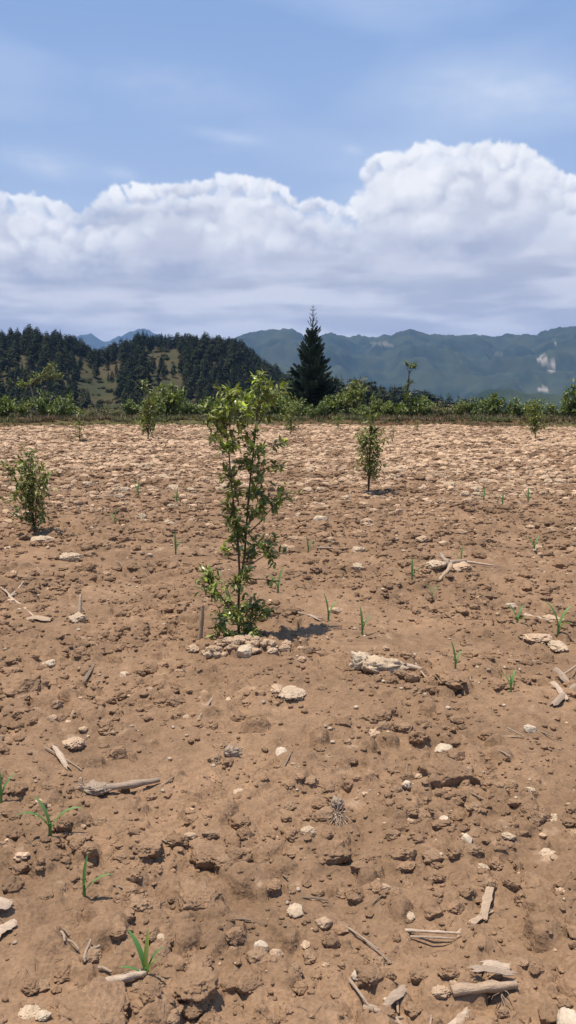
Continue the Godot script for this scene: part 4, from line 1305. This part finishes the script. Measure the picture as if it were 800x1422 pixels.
func seedlings(corn: Array) -> void:
	rng.seed = 33
	var blades := [blade_shape(0.055, 0.5).mesh(), blade_shape(0.065, 1.1).mesh(), blade_shape(0.06, 1.9).mesh()]
	# foot, height, label, blades as [turn, tilt, length, shape, tone]
	var list := [
		[Vector2(-0.756, -2.541), 0.1421, "corn seedling with one leaf arching far to the left", [[-1.9, 0.45, 0.95, 2, 0], [-1.2, 0.2, 0.9, 1, 1], [1.4, 0.45, 1.0, 2, 1]]],
		[Vector2(-0.581, -2.255), 0.1190, "corn seedling with a straight upright blade and a side leaf", [[0.5, 0.04, 1.0, 0, 0], [1.5, 0.7, 0.85, 1, 1]]],
		[Vector2(-0.344, -1.889), 0.1257, "corn seedling with a yellowing middle blade by a split stalk", [[-0.9, 0.25, 1.0, 1, 0], [1.3, 0.2, 0.75, 1, 0], [0.2, 0.06, 0.95, 0, 2], [-1.7, 0.8, 0.6, 1, 0], [2.2, 0.3, 0.7, 1, 1]]],
		[Vector2(-0.982, -2.751), 0.1110, "dark corn seedling cut by the left picture edge", [[-0.5, 0.1, 1.0, 0, 0], [0.8, 0.35, 0.9, 1, 0]]],
		[Vector2(0.250, -5.131), 0.1605, "corn seedling right of the tallest sapling, slim and upright", [[-0.8, 0.12, 1.0, 0, 1], [0.9, 0.4, 0.8, 1, 1]]],
		[Vector2(0.432, -4.815), 0.1510, "corn seedling behind the short stalk with the root ball", [[-0.4, 0.08, 1.0, 0, 1], [1.0, 0.4, 0.8, 1, 0]]],
		[Vector2(0.911, -6.129), 0.1588, "straight corn seedling left of the weathered root wood", [[0.1, 0.03, 1.0, 0, 1], [1.2, 0.35, 0.7, 1, 1]]],
		[Vector2(1.396, -6.753), 0.1396, "small corn seedling just behind the weathered root wood", [[0.6, 0.1, 1.0, 0, 0], [-0.9, 0.4, 0.8, 1, 0]]],
		[Vector2(0.835, -4.101), 0.1295, "thin corn seedling behind a brown clod", [[-0.6, 0.15, 1.0, 0, 0], [0.8, 0.4, 0.8, 1, 1]]],
		[Vector2(1.023, -3.759), 0.1059, "short bright corn seedling left of the curled husk", [[0.6, 0.3, 1.0, 1, 1], [-0.8, 0.3, 0.9, 1, 1], [0.0, 0.1, 0.7, 0, 0]]],
		[Vector2(1.392, -5.032), 0.1313, "branching weed seedling left of the short pale stick", [[0.8, 0.4, 1.0, 1, 0], [-0.8, 0.4, 0.9, 1, 0], [2.4, 0.5, 0.7, 2, 0]]],
		[Vector2(1.583, -4.845), 0.1941, "corn seedling beside the bright crusted lump at right", [[-0.9, 0.2, 1.0, 1, 0], [1.1, 0.35, 0.9, 1, 1], [2.6, 0.4, 0.7, 2, 0]]],
		[Vector2(0.181, -7.515), 0.1549, "corn seedling behind the straw in the middle right", [[-0.5, 0.1, 1.0, 0, 0], [0.9, 0.4, 0.8, 1, 0]]],
		[Vector2(-0.070, -5.814), 0.1811, "corn seedling under the tallest sapling's right branch", [[0.6, 0.2, 1.0, 0, 1], [-0.9, 0.5, 0.8, 1, 0]]],
		[Vector2(-0.989, -7.377), 0.1902, "corn seedling left of the tallest sapling", [[-0.2, 0.06, 1.0, 0, 0], [1.0, 0.3, 0.8, 1, 0]]],
		[Vector2(-1.387, -10.560), 0.1981, "far corn seedling behind the one left of the tallest sapling", [[0.2, 0.06, 1.0, 0, 0], [-1.0, 0.3, 0.8, 1, 0]]],
		[Vector2(-1.854, -9.032), 0.1545, "corn seedling right of the leftmost sapling", [[0.4, 0.1, 1.0, 0, 0], [-0.9, 0.4, 0.9, 1, 0]]],
		[Vector2(-2.028, -11.451), 0.1950, "dark slim seedling between the leftmost and tallest saplings", [[0.4, 0.1, 1.0, 0, 0], [-0.9, 0.3, 0.9, 1, 0]]],
		[Vector2(2.481, -10.699), 0.1642, "small far seedling right of the middle right sapling", [[0.4, 0.1, 1.0, 0, 0], [-0.9, 0.4, 0.9, 1, 0]]],
		[Vector2(2.633, -10.359), 0.1767, "slim far seedling nearer the right edge of the field", [[0.3, 0.1, 1.0, 0, 0], [-0.7, 0.3, 0.9, 1, 0]]],
		[Vector2(2.999, -10.560), 0.1981, "far seedling rightmost in its row of three", [[0.3, 0.1, 1.0, 0, 0], [-0.8, 0.3, 0.8, 1, 0]]],
		[Vector2(0.985, -5.688), 0.0985, "low seedling in front of the weathered root wood", [[0.8, 0.5, 1.0, 1, 0], [-0.8, 0.4, 0.9, 1, 0]]],
		[Vector2(2.249, -7.658), 0.1578, "low seedling right of the straight pale straw", [[0.8, 0.4, 1.0, 1, 0], [-0.8, 0.5, 0.9, 1, 0]]]]
	for e in list:
		var t := thing("corn_seedling" if not String(e[2]).contains("weed") else "weed_seedling", e[2], "seedling", on_ground(e[0], -0.004))
		var h: float = e[1]
		var s := Shape.new()
		s.tube([Vector3(0, -0.01, 0), Vector3(0, h * 0.15, 0), Vector3(0, h * 0.32, 0)], [h * 0.045, h * 0.04, h * 0.03], 7)
		part("stem", s.mesh(), corn[1], t)
		for b in e[3]:
			var basis := Basis(Vector3.UP, -float(b[0]) - PI * 0.0) * Basis(Vector3.RIGHT, -float(b[1]))
			part("leaf", blades[b[3]], corn[b[4]], t, Transform3D(basis * (h * float(b[2])), Vector3(0, h * 0.12 * (0.6 + rng.randf()), 0)))

# ---------------------------------------------------------------- saplings

func saplings(leaf_mats: Array, leafy: Material, bark: Material, bark_pale: Material) -> void:
	rng.seed = 55
	var forms := [leaf_shape(0.42, 0.12, 0.3).mesh(), leaf_shape(0.40, 0.2, 0.36).mesh(), leaf_shape(0.46, -0.05, 0.22).mesh(), leaf_shape(0.42, 0.25, 0.3).mesh()]
	var t := thing("tall_sapling", "tallest leafy sapling with glossy leaves in the middle of the field", "sapling", on_ground(Vector2(-0.279, -4.699), -0.02))
	var o := t.position
	var stems := [
		[[Vector3(0, -0.03, 0), Vector3(-0.282, 0.185, -4.717), Vector3(-0.275, 0.365, -4.752), Vector3(-0.283, 0.525, -4.785), Vector3(-0.300, 0.688, -4.808), Vector3(-0.319, 0.853, -4.811), Vector3(-0.334, 1.057, -4.819), Vector3(-0.350, 1.218, -4.842), Vector3(-0.319, 1.400, -4.887)], [0.0085, 0.0075, 0.0068, 0.006, 0.0055, 0.005, 0.0042, 0.0035, 0.0025]],
		[[Vector3(-0.279, 0.275, -4.740), Vector3(-0.248, 0.481, -4.799), Vector3(-0.236, 0.682, -4.847), Vector3(-0.215, 0.928, -4.882), Vector3(-0.191, 1.133, -4.921), Vector3(-0.174, 1.338, -4.939), Vector3(-0.149, 1.527, -4.966)], [0.0062, 0.006, 0.0055, 0.005, 0.0044, 0.0036, 0.0022]]]
	for s in stems:
		var wood := Shape.new()
		var pts := []
		for p in s[0]:
			pts.append(p if p == s[0][0] and s[0].size() == 9 else (p as Vector3) - o)
		wood.tube(pts, s[1], 7, Color.WHITE, 0.06)
		part("trunk", wood.mesh(), bark, t)
	# each branch: from, centre of its tuft, radius of the tuft, twigs
	var tufts := [
		[Vector3(-0.166, 1.400, -4.948), Vector3(-0.162, 1.486, -4.960), 18, 5], [Vector3(-0.331, 1.339, -4.869), Vector3(-0.303, 1.372, -4.823), 24, 7], [Vector3(-0.178, 1.277, -4.931), Vector3(-0.209, 1.354, -4.992), 22, 6], [Vector3(-0.350, 1.198, -4.839), Vector3(-0.369, 1.239, -4.824), 22, 7],
		[Vector3(-0.191, 1.112, -4.918), Vector3(-0.254, 1.185, -4.867), 24, 7], [Vector3(-0.178, 1.215, -4.922), Vector3(-0.135, 1.287, -5.013), 19, 5], [Vector3(-0.338, 1.057, -4.819), Vector3(-0.342, 1.109, -4.766), 20, 6], [Vector3(-0.199, 1.010, -4.893), Vector3(-0.175, 1.065, -4.820), 18, 5], [Vector3(-0.207, 0.928, -4.882), Vector3(-0.246, 0.993, -4.851), 18, 5],
		[Vector3(-0.174, 1.338, -4.939), Vector3(-0.059, 1.400, -5.049), 18, 4], [Vector3(-0.186, 1.072, -4.902), Vector3(-0.067, 1.122, -4.960), 13, 2], [Vector3(-0.207, 0.949, -4.885), Vector3(-0.066, 0.990, -4.890), 11, 2], [Vector3(-0.342, 1.158, -4.833), Vector3(-0.398, 1.158, -4.914), 18, 5], [Vector3(-0.286, 1.299, -4.873), Vector3(-0.256, 1.281, -4.770), 20, 6],
		[Vector3(-0.312, 0.811, -4.815), Vector3(-0.296, 0.858, -4.771), 15, 5], [Vector3(-0.224, 0.805, -4.865), Vector3(-0.212, 0.844, -4.890), 14, 4], [Vector3(-0.300, 0.688, -4.808), Vector3(-0.319, 0.748, -4.796), 16, 5], [Vector3(-0.236, 0.682, -4.847), Vector3(-0.189, 0.745, -4.816), 16, 5], [Vector3(-0.292, 0.607, -4.796), Vector3(-0.302, 0.670, -4.765), 12, 4], [Vector3(-0.236, 0.649, -4.843), Vector3(-0.142, 0.752, -4.887), 9, 2],
		[Vector3(-0.236, 0.592, -4.835), Vector3(-0.033, 0.799, -4.914), 19, 7], [Vector3(-0.248, 0.420, -4.790), Vector3(-0.074, 0.513, -4.763), 18, 6], [Vector3(-0.248, 0.481, -4.799), Vector3(-0.170, 0.564, -4.730), 12, 3], [Vector3(-0.255, 0.360, -4.772), Vector3(-0.086, 0.338, -4.759), 7, 1],
		[Vector3(-0.282, 0.124, -4.708), Vector3(-0.418, 0.328, -4.656), 19, 7], [Vector3(-0.282, 0.132, -4.709), Vector3(-0.467, 0.383, -4.704), 12, 4], [Vector3(-0.282, 0.099, -4.705), Vector3(-0.297, 0.166, -4.613), 15, 5], [Vector3(-0.282, 0.059, -4.699), Vector3(-0.381, 0.103, -4.604), 13, 4], [Vector3(-0.282, 0.116, -4.707), Vector3(-0.178, 0.206, -4.781), 13, 4],
		[Vector3(-0.282, 0.083, -4.703), Vector3(-0.140, 0.154, -4.753), 12, 4], [Vector3(-0.282, 0.051, -4.698), Vector3(-0.194, 0.068, -4.640), 13, 4], [Vector3(-0.282, 0.043, -4.697), Vector3(-0.311, 0.061, -4.578), 12, 4], [Vector3(-0.275, 0.344, -4.749), Vector3(-0.231, 0.383, -4.704), 12, 3], [Vector3(-0.283, 0.485, -4.779), Vector3(-0.349, 0.512, -4.722), 8, 2], [Vector3(-0.282, 0.205, -4.720), Vector3(-0.340, 0.206, -4.781), 12, 3], [Vector3(-0.240, 0.621, -4.839), Vector3(-0.254, 0.602, -4.775), 14, 5], [Vector3(-0.283, 0.505, -4.782), Vector3(-0.302, 0.551, -4.829), 13, 4], [Vector3(-0.248, 0.460, -4.796), Vector3(-0.225, 0.461, -4.857), 13, 4], [Vector3(-0.279, 0.304, -4.744), Vector3(-0.300, 0.343, -4.699), 12, 4], [Vector3(-0.282, 0.164, -4.714), Vector3(-0.243, 0.223, -4.682), 13, 4], [Vector3(-0.311, 0.902, -4.817), Vector3(-0.347, 0.914, -4.860), 15, 4], [Vector3(-0.207, 0.969, -4.888), Vector3(-0.140, 0.952, -4.845), 14, 4], [Vector3(-0.224, 0.805, -4.865), Vector3(-0.160, 0.821, -4.947), 13, 4], [Vector3(-0.282, 0.075, -4.702), Vector3(-0.250, 0.070, -4.782), 14, 5], [Vector3(-0.282, 0.108, -4.706), Vector3(-0.370, 0.151, -4.732), 13, 4], [Vector3(-0.342, 1.218, -4.842), Vector3(-0.409, 1.291, -4.872), 16, 5], [Vector3(-0.174, 1.338, -4.939), Vector3(-0.107, 1.396, -4.907), 16, 4]]
	var left := 296
	var rest := Shape.new()
	rest.colored = true
	var plain := leaf_shape(0.42, 0.2, 0.3, 3)
	var tones := [Color(0.205, 0.23, 0.066), Color(0.265, 0.29, 0.082), Color(0.13, 0.155, 0.05), Color(0.33, 0.345, 0.125)]
	for f in tufts:
		var wood := Shape.new()
		var leaves := []
		var from: Vector3 = (f[0] as Vector3) - o
		var mid: Vector3 = (f[1] as Vector3) - o
		var rad: float = f[2] * 0.0050
		var hub := from.lerp(mid, 0.7)
		wood.tube([from, from.lerp(hub, 0.5) + Vector3(0, -0.01, 0), hub], [0.0042, 0.0036, 0.0028], 6)
		for k in int(f[3] * 1.9) + 1:
			twig(wood, leaves, hub, mid + any_dir() * rad * pow(rng.randf(), 0.4), 7 + rng.randi() % 4, 0.043, 0.0015)
		var br := part("branch", wood.mesh(), bark, t)
		var keep := int(leaves.size() * 0.094) + 1
		for k in leaves.size():
			var high: float = (leaves[k].origin.y) / 1.5
			if k < keep and left > 0:
				left -= 1
				var pick := rng.randf()
				var tone := 0 if pick < 0.36 else 1 if pick < 0.68 else 2 if pick < 0.82 else 3 if pick < 0.97 else 4
				part("leaf", forms[rng.randi() % 4], leaf_mats[tone], br, leaves[k])
			else:
				rest.add(plain, leaves[k], tones[rng.randi() % 4])
	var more := part("leaves", rest.mesh(), leafy, t)
	more.set_meta("kind", "stuff")
	# the others
	var simple := leaf_shape(0.46, 0.2, 0.35, 2)
	var green := [Color(0.18, 0.205, 0.055), Color(0.225, 0.25, 0.066), Color(0.27, 0.29, 0.09), Color(0.115, 0.135, 0.042)]
	sapling("young_sapling", "leftmost leafy sapling beside a big pale earth lump", Vector2(-2.578, -8.554), 0.9083, 0.3223, 5, 190, 6, 0.058, simple, leafy, bark, green, 0.12)
	sapling("young_sapling", "leafy sapling standing midway back, right of the tallest one", Vector2(1.123, -11.781), 1.2032, 0.3108, 4, 160, 6, 0.068, simple, leafy, bark, green, 0.22)
	sapling("young_sapling", "narrow leafy sapling far back near the right edge", Vector2(7.131, -24.639), 1.1642, 0.4158, 3, 130, 6, 0.095, simple, leafy, bark, green, 0.2)
	sapling("young_sapling", "tall far sapling on the left in front of the hill", Vector2(-4.093, -25.010), 1.7724, 0.5064, 4, 180, 6, 0.10, simple, leafy, bark, green, 0.08)
	sapling("young_sapling", "sparse far sapling near the left edge", Vector2(-6.098, -25.010), 0.9706, 0.2532, 2, 44, 4, 0.09, simple, leafy, bark, green, 0.05)
	sapling("young_sapling", "far sapling half hidden behind the tallest one's crown", Vector2(0.093, -27.489), 1.3905, 0.4635, 3, 110, 5, 0.095, simple, leafy, bark, green, 0.1)
	sapling("young_sapling", "nearly bare twiggy sapling right of the midway one", Vector2(2.887, -23.590), 0.7566, 0.1991, 3, 26, 2, 0.065, simple, leafy, bark, green, 0.1)
	sapling("young_sapling", "very small far sapling near the middle right", Vector2(4.494, -29.961), 0.4039, 0.2020, 2, 22, 4, 0.07, simple, leafy, bark, green, 0.1)
	sapling("young_sapling", "small far sapling left of the midway one's crown", Vector2(1.799, -30.509), 0.6683, 0.3084, 2, 40, 4, 0.085, simple, leafy, bark, green, 0.1)

# ---------------------------------------------------------------- the field's far margin

func margin(leafy: Material, bark: Material, bark_pale: Material, needle: Material) -> void:
	rng.seed = 71
	var simple := leaf_shape(0.5, 0.2, 0.3, 2)
	var kinds := []
	var greens := [[Color(0.18, 0.21, 0.062), Color(0.22, 0.245, 0.07), Color(0.125, 0.15, 0.048)], [Color(0.12, 0.155, 0.052), Color(0.155, 0.185, 0.06)], [Color(0.24, 0.255, 0.085), Color(0.195, 0.21, 0.07)], [Color(0.24, 0.20, 0.115), Color(0.205, 0.195, 0.09)]]
	for k in 8:
		kinds.append(bush(rng.randf_range(0.75, 1.15), rng.randf_range(1.0, 1.4), 1150, 0.15, simple, greens[[0, 1, 0, 2, 1, 0, 2, 3][k]], [0.0, 0.1, 0.35, 0.2][k % 4]))
	# bearing, distance, size, kind, label
	var list := [
		[-20, 39, 1.0, 0, "shrub cut by the left picture edge"], [22, 39, 1.15, 0, "round green shrub below the pale-trunked tree, left"], [52, 41, 0.8, 3, "yellowish shrub left of the pale leaning trunk"],
		[86, 39, 1.15, 1, "dense shrub right of the pale leaning trunk"], [104, 43, 1.2, 0, "shrub behind the sparse far sapling"], [132, 40, 0.6, 7, "low brownish shrub left of the tall far sapling"], [160, 41, 0.7, 7, "low brownish shrub just left of the tall far sapling"], [186, 42, 0.9, 2, "shrub behind the tall far sapling's left side"],
		[222, 39, 0.95, 0, "shrub between the tall far sapling and its slender neighbour"], [243, 40, 1.6, 2, "tall slender shrub right of the tall far sapling"], [262, 42, 0.8, 4, "dark shrub right of the tall slender shrub"], [300, 40, 1.35, 5, "bright shrub behind the left of the tallest crown"], [325, 42, 1.2, 0, "shrub hidden behind the tallest sapling's crown"],
		[350, 41, 1.3, 2, "shrub behind the tallest sapling's second stem"], [385, 40, 1.5, 5, "shrub left of the fir's foot"], [408, 39, 0.8, 1, "low shrub in front of the fir's left side"], [437, 38.6, 0.85, 1, "fern-like low shrub right in front of the fir"], [462, 40, 0.95, 2, "shrub at the fir's right side"],
		[486, 41, 1.45, 3, "tall pale shrub right of the fir"], [500, 39, 0.9, 5, "shrub behind the midway sapling's left"], [522, 40, 1.05, 0, "shrub behind the midway sapling's right"], [545, 41, 1.1, 5, "bright shrub below the tall thin treelet"], [566, 40, 1.0, 0, "shrub at the foot of the tall thin treelet"],
		[585, 42, 1.1, 2, "shrub right of the tall thin treelet"], [610, 40, 0.75, 7, "dry pale brown shrub in the middle right"], [632, 41, 0.75, 3, "low yellowish shrub in the middle right"], [655, 41, 0.85, 1, "low green shrub left of a small pointed shrub"], [674, 42, 1.2, 2, "small pointed shrub in the right half"], [694, 42, 0.7, 0, "low shrub left of the narrow far sapling"],
		[716, 41, 0.95, 1, "dark green shrub just left of the narrow far sapling"], [735, 43, 1.0, 4, "shrub behind the narrow far sapling's left"], [762, 41, 1.05, 0, "shrub right of the narrow far sapling"], [782, 40, 1.2, 1, "big shrub near the right picture edge"], [806, 40, 1.55, 4, "tallest shrub, cut by the right picture edge"]]
	for e in list:
		var x: float = (e[0] - 400.0) / 1183.0 * e[1]
		var z := -sqrt(maxf(e[1] * e[1] - x * x, 1.0))
		var t := thing("shrub", e[4], "shrub", Vector3(x, land_h(x, z) - 0.05, z), rng.randf() * TAU, "shrubs along the field's far margin")
		var s: float = e[2] * rng.randf_range(0.88, 1.15)
		var tr := Transform3D(Basis.from_scale(Vector3(s * 0.9, s, s * 0.9)), Vector3.ZERO)
		part("stems", kinds[e[3]][0], bark, t, tr)
		part("foliage", kinds[e[3]][1], leafy, t, tr)
	# young broadleaf trees on the margin
	for e in [["pale_trunk_tree", "young tree with a pale leaning trunk and open crown", 70.0, 40.0, [Vector3(0, 0, 0), Vector3(-0.18, 0.8, 0), Vector3(-0.32, 1.55, 0)], [[Vector3(-0.75, 1.65, 0.1), 0.5], [Vector3(0.05, 1.95, 0), 0.5], [Vector3(0.55, 2.25, -0.1), 0.5], [Vector3(0.95, 2.05, 0), 0.4], [Vector3(-0.3, 1.75, -0.2), 0.4], [Vector3(0.7, 2.5, 0.1), 0.25]], greens[2], true],
		["thin_treelet", "tall thin treelet with a sparse tuft on top", 563.0, 40.0, [Vector3(0, 0, 0), Vector3(-0.02, 1.1, 0), Vector3(0.05, 2.1, 0)], [[Vector3(0.12, 2.45, 0), 0.25], [Vector3(-0.12, 2.6, 0), 0.14], [Vector3(0.32, 2.5, 0), 0.2], [Vector3(-0.05, 1.5, 0), 0.3], [Vector3(0.12, 1.75, 0), 0.2]], greens[0], false],
		["pale_treelet", "small pale-leaved treelet just right of the fir", 492.0, 41.5, [Vector3(0, 0, 0), Vector3(0.05, 1.0, 0), Vector3(0.1, 1.7, 0)], [[Vector3(0.0, 1.6, 0), 0.4], [Vector3(0.3, 1.85, 0), 0.35], [Vector3(-0.3, 1.55, 0), 0.3], [Vector3(0.1, 1.2, 0), 0.35]], greens[3], true],
		["edge_tree", "slim young tree at the left picture edge", 12.0, 44.0, [Vector3(0, 0, 0), Vector3(0.02, 1.2, 0), Vector3(-0.05, 2.2, 0)], [[Vector3(0, 2.2, 0), 0.35], [Vector3(-0.3, 1.7, 0), 0.35], [Vector3(0.3, 1.8, 0), 0.3], [Vector3(0.1, 1.3, 0), 0.3]], greens[1], true]]:
		var x: float = (e[2] - 400.0) / 1183.0 * e[3]
		var z := -sqrt(e[3] * e[3] - x * x)
		var t := thing(e[0], e[1], "tree", Vector3(x, land_h(x, z) - 0.05, z))
		var wood := Shape.new()
		wood.tube(e[4], [0.045, 0.035, 0.022], 7)
		part("trunk", wood.mesh(), bark_pale if e[7] else bark, t)
		var limbs := Shape.new()
		var leaves := []
		for c in e[5]:
			var hub: Vector3 = (e[4][2] as Vector3).lerp(c[0], 0.6)
			if c[0].y < e[4][2].y: hub = (e[4][1] as Vector3).lerp(e[4][2], 0.5)
			limbs.tube([e[4][2] if c[0].y > e[4][2].y else (e[4][1] as Vector3).lerp(e[4][2], 0.4), hub], [0.018, 0.011], 5)
			for k in int(26 * c[1] / 0.4):
				var d := any_dir()
				d.y *= 0.6
				twig(limbs, leaves, hub, c[0] + d * c[1] * pow(rng.randf(), 0.5), 4, 0.12, 0.004)
		part("limbs", limbs.mesh(), bark, t)
		var f := Shape.new()
		f.colored = true
		crown_leaves(f, leaves, simple, e[6])
		part("crown", f.mesh(), leafy, t)
	# the fir
	var fx := (434.0 - 400.0) / 1183.0 * 42.0
	var t := thing("fir_tree", "dark conical fir tree with a bare spiked leader", "tree", Vector3(fx, land_h(fx, -42.0) - 0.05, -42.0))
	var high := 5.42
	var wood := Shape.new()
	wood.tube([Vector3(0, -0.1, 0), Vector3(0, 2.5, 0), Vector3(0, 4.2, 0), Vector3(0.0, high, 0)], [0.09, 0.055, 0.03, 0.012], 8)
	part("trunk", wood.mesh(), bark, t)
	var forms := [fir_branch(1), fir_branch(2), fir_branch(3)]
	var y := 0.3
	while y < 4.15:
		var u := y / 4.3
		var reach := lerpf(1.4, 0.38, pow(u, 1.15)) * (0.8 + 0.2 * sm(0.0, 0.8, y))
		for k in 10:
			var yy := y + rng.randf_range(-0.07, 0.07)
			var l := reach * rng.randf_range(0.7, 1.12)
			var b := Basis(Vector3.UP, rng.randf() * TAU) * Basis(Vector3.BACK, lerpf(-0.15, 0.6, u) + rng.randf_range(-0.22, 0.22))
			part("branch", forms[k % 3], needle, t, Transform3D(b.scaled_local(Vector3(l, l, l) * 1.0), Vector3(0, yy, 0)))
		y += 0.17
	for w in [[4.32, 0.42, 0.85], [4.62, 0.30, 0.75], [4.88, 0.24, 0.6], [5.12, 0.20, 0.5], [5.3, 0.12, 0.4]]:
		for k in 5:
			var b := Basis(Vector3.UP, TAU * k / 5.0 + w[0] * 3.0) * Basis(Vector3.BACK, float(w[2]))
			part("branch", forms[k % 3], needle, t, Transform3D(b * Basis.from_scale(Vector3(w[1], w[1] * 0.55, w[1] * 0.30)), Vector3(0, w[0], 0)))
	# dead weeds and grass on the bank
	var blade := Shape.new()
	blade.colored = true
	for k in 14:
		var a := rng.randf() * TAU
		var out := Vector3(cos(a), 0, sin(a))
		var w := Vector3(-sin(a), 0, cos(a)) * 0.035
		var h := rng.randf_range(0.5, 1.0)
		var foot := out * rng.randf_range(0.0, 0.25)
		blade.tri(foot - w, foot + w, foot + out * 0.25 + Vector3(0, h * 0.6, 0))
		blade.tri(foot + out * 0.05 + w * 0.8 + Vector3(0, h * 0.3, 0), foot + out * 0.05 - w * 0.8 + Vector3(0, h * 0.3, 0), foot + out * 0.55 + Vector3(0, h, 0))
	var where := []
	var tints := []
	for k in 6500:
		var r := rng.randf_range(35.9, 46.0) if k % 3 else rng.randf_range(35.9, 38.0)
		var a := rng.randf_range(-0.5, 0.5)
		var x := r * sin(a)
		var z := -r * cos(a)
		var s := rng.randf_range(0.10, 0.36) * (0.55 if r < 36.8 else 1.0)
		where.append(Transform3D(Basis(Vector3.UP, rng.randf() * TAU).scaled(Vector3(s, s, s)), Vector3(x, land_h(x, z) - 0.02, z)))
		var c := Color(0.115, 0.068, 0.040).lerp(Color(0.10, 0.11, 0.04), clampf(0.35 + 1.8 * n_hill.get_noise_2d(x * 9.0, z * 9.0) + rng.randf_range(-0.3, 0.3), 0, 1))
		tints.append(c)
	tag(mass("weeds", blade.mesh(), leafy, where, tints), "dead brown and green weeds along the field's far bank")

# ---------------------------------------------------------------- woods

func forest(tones: Array, bark: Material, bark_pale: Material) -> void:
	rng.seed = 88
	var kinds := []
	for k in 6:
		kinds.append(conifer(10.0, [2.2, 2.9, 1.9, 3.3, 2.4, 3.6][k], [17, 16, 18, 15, 17, 14][k], [0.25, 0.1, 0.35, 0.0, 0.3, -0.1][k], [0.2, 0.6, 0.1, 0.8, 0.3, 0.9][k]))
	var spots := []
	# clearings: bearing from, to, distance from, to
	var open := [[118, 176, 130, 282], [208, 256, 150, 318], [-40, 40, 100, 205], [150, 330, 100, 175], [40, 118, 100, 185], [330, 420, 100, 150]]
	for k in 12000:
		var bearing := rng.randf_range(-160.0, 1000.0)
		var r := sqrt(rng.randf_range(105.0 * 105.0, 352.0 * 352.0))
		if bearing > 395.0:
			# the grove right of the fir, thinning out to the right
			if bearing > 690.0 or r > 225.0 or r < 150.0 or rng.randf() < 0.68: continue
		var clear := false
		for q in open:
			var wob := 9.0 * n_hill.get_noise_2d(bearing * 2.0, r * 1.5)
			if bearing > q[0] + wob and bearing < q[1] + wob and r > q[2] and r < q[3]: clear = true
		if clear and rng.randf() > 0.07: continue
		var x := (bearing - 400.0) / 1183.0 * r
		var z := -sqrt(r * r - x * x)
		var ok := true
		for s in spots:
			if Vector2(s[0].x - x, s[0].z - z).length_squared() < 3.2:
				ok = false
				break
		if not ok: continue
		var size := (0.36 + 0.36 * pow(rng.randf(), 1.3)) * (0.9 if r < 200.0 else 1.0)
		if bearing > 395.0:
			# tops come down towards the right
			var top := lerpf(510.0, 546.0, sm(400.0, 690.0, bearing)) + rng.randf_range(0.0, 16.0)
			var high := 1.4 + (545.0 - top) / 1183.0 * r - land_h(x, z)
			size = clampf(high / 10.0, 0.25, 1.5)
		spots.append([Vector3(x, land_h(x, z) - 0.3, z), size, rng.randi() % 6, rng.randf() * TAU, rng.randi() % 4, size / r * (2.0 if bearing > 395.0 else 1.0) if bearing > -10.0 and bearing < 810.0 else 0.0, bearing])
	spots.sort_custom(func(u, w): return u[5] > w[5])
	var rest := [[], [], [], [], [], []]
	for i in spots.size():
		var s: Array = spots[i]
		var tr := Transform3D(Basis(Vector3.UP, s[3]).scaled(Vector3(s[1], s[1], s[1])), s[0])
		if i < 290:
			var grove: bool = s[6] > 395.0
			var t := thing("conifer", "dark conifer in the grove that slopes down right of the fir" if grove else "dark conifer in the wood covering the hill on the left", "tree", s[0], s[3], "conifers in the grove beyond the fir" if grove else "conifers on the wooded hill")
			var sc := Transform3D(Basis.from_scale(Vector3.ONE * float(s[1])), Vector3.ZERO)
			part("trunk", kinds[s[2]][0], bark, t, sc)
			part("crown", kinds[s[2]][1], tones[s[4]], t, sc)
		else:
			rest[s[2]].append(tr)
	for k in 6:
		if rest[k].size():
			tag(mass("conifer_wood", kinds[k][1], tones[k % 4], rest[k], []), "the rest of the dark conifers covering the hill")
	# scrub in the clearings
	var simple := leaf_shape(0.6, 0.2, 0.3, 2)
	var scrub := []
	for k in 2:
		scrub.append(bush(1.0, 0.9, 320, 0.30, simple, [[Color(0.050, 0.062, 0.024), Color(0.070, 0.080, 0.030)], [Color(0.105, 0.085, 0.042), Color(0.080, 0.078, 0.034)]][k], 0.1)[1])
	var leafy := mat(Color.WHITE, 0.8, 0.2)
	leafy.vertex_color_use_as_albedo = true
	for k in 2:
		var where := []
		for i in 1500:
			var bearing := rng.randf_range(-80.0, 880.0)
			var r := rng.randf_range(50.0, 300.0 if bearing < 380.0 else 140.0)
			var x := (bearing - 400.0) / 1183.0 * r
			var z := -sqrt(r * r - x * x)
			if n_hill.get_noise_2d(x * 1.5 + k * 90.0, z * 1.5) < rng.randf_range(-0.25, 0.1): continue
			var s := rng.randf_range(0.5, 1.5)
			where.append(Transform3D(Basis(Vector3.UP, rng.randf() * TAU).scaled(Vector3(s, s * 0.8, s)), Vector3(x, land_h(x, z) - 0.1, z)))
		tag(mass("undergrowth", scrub[k], leafy, where, []), "low scrub on the slope between field and wood")
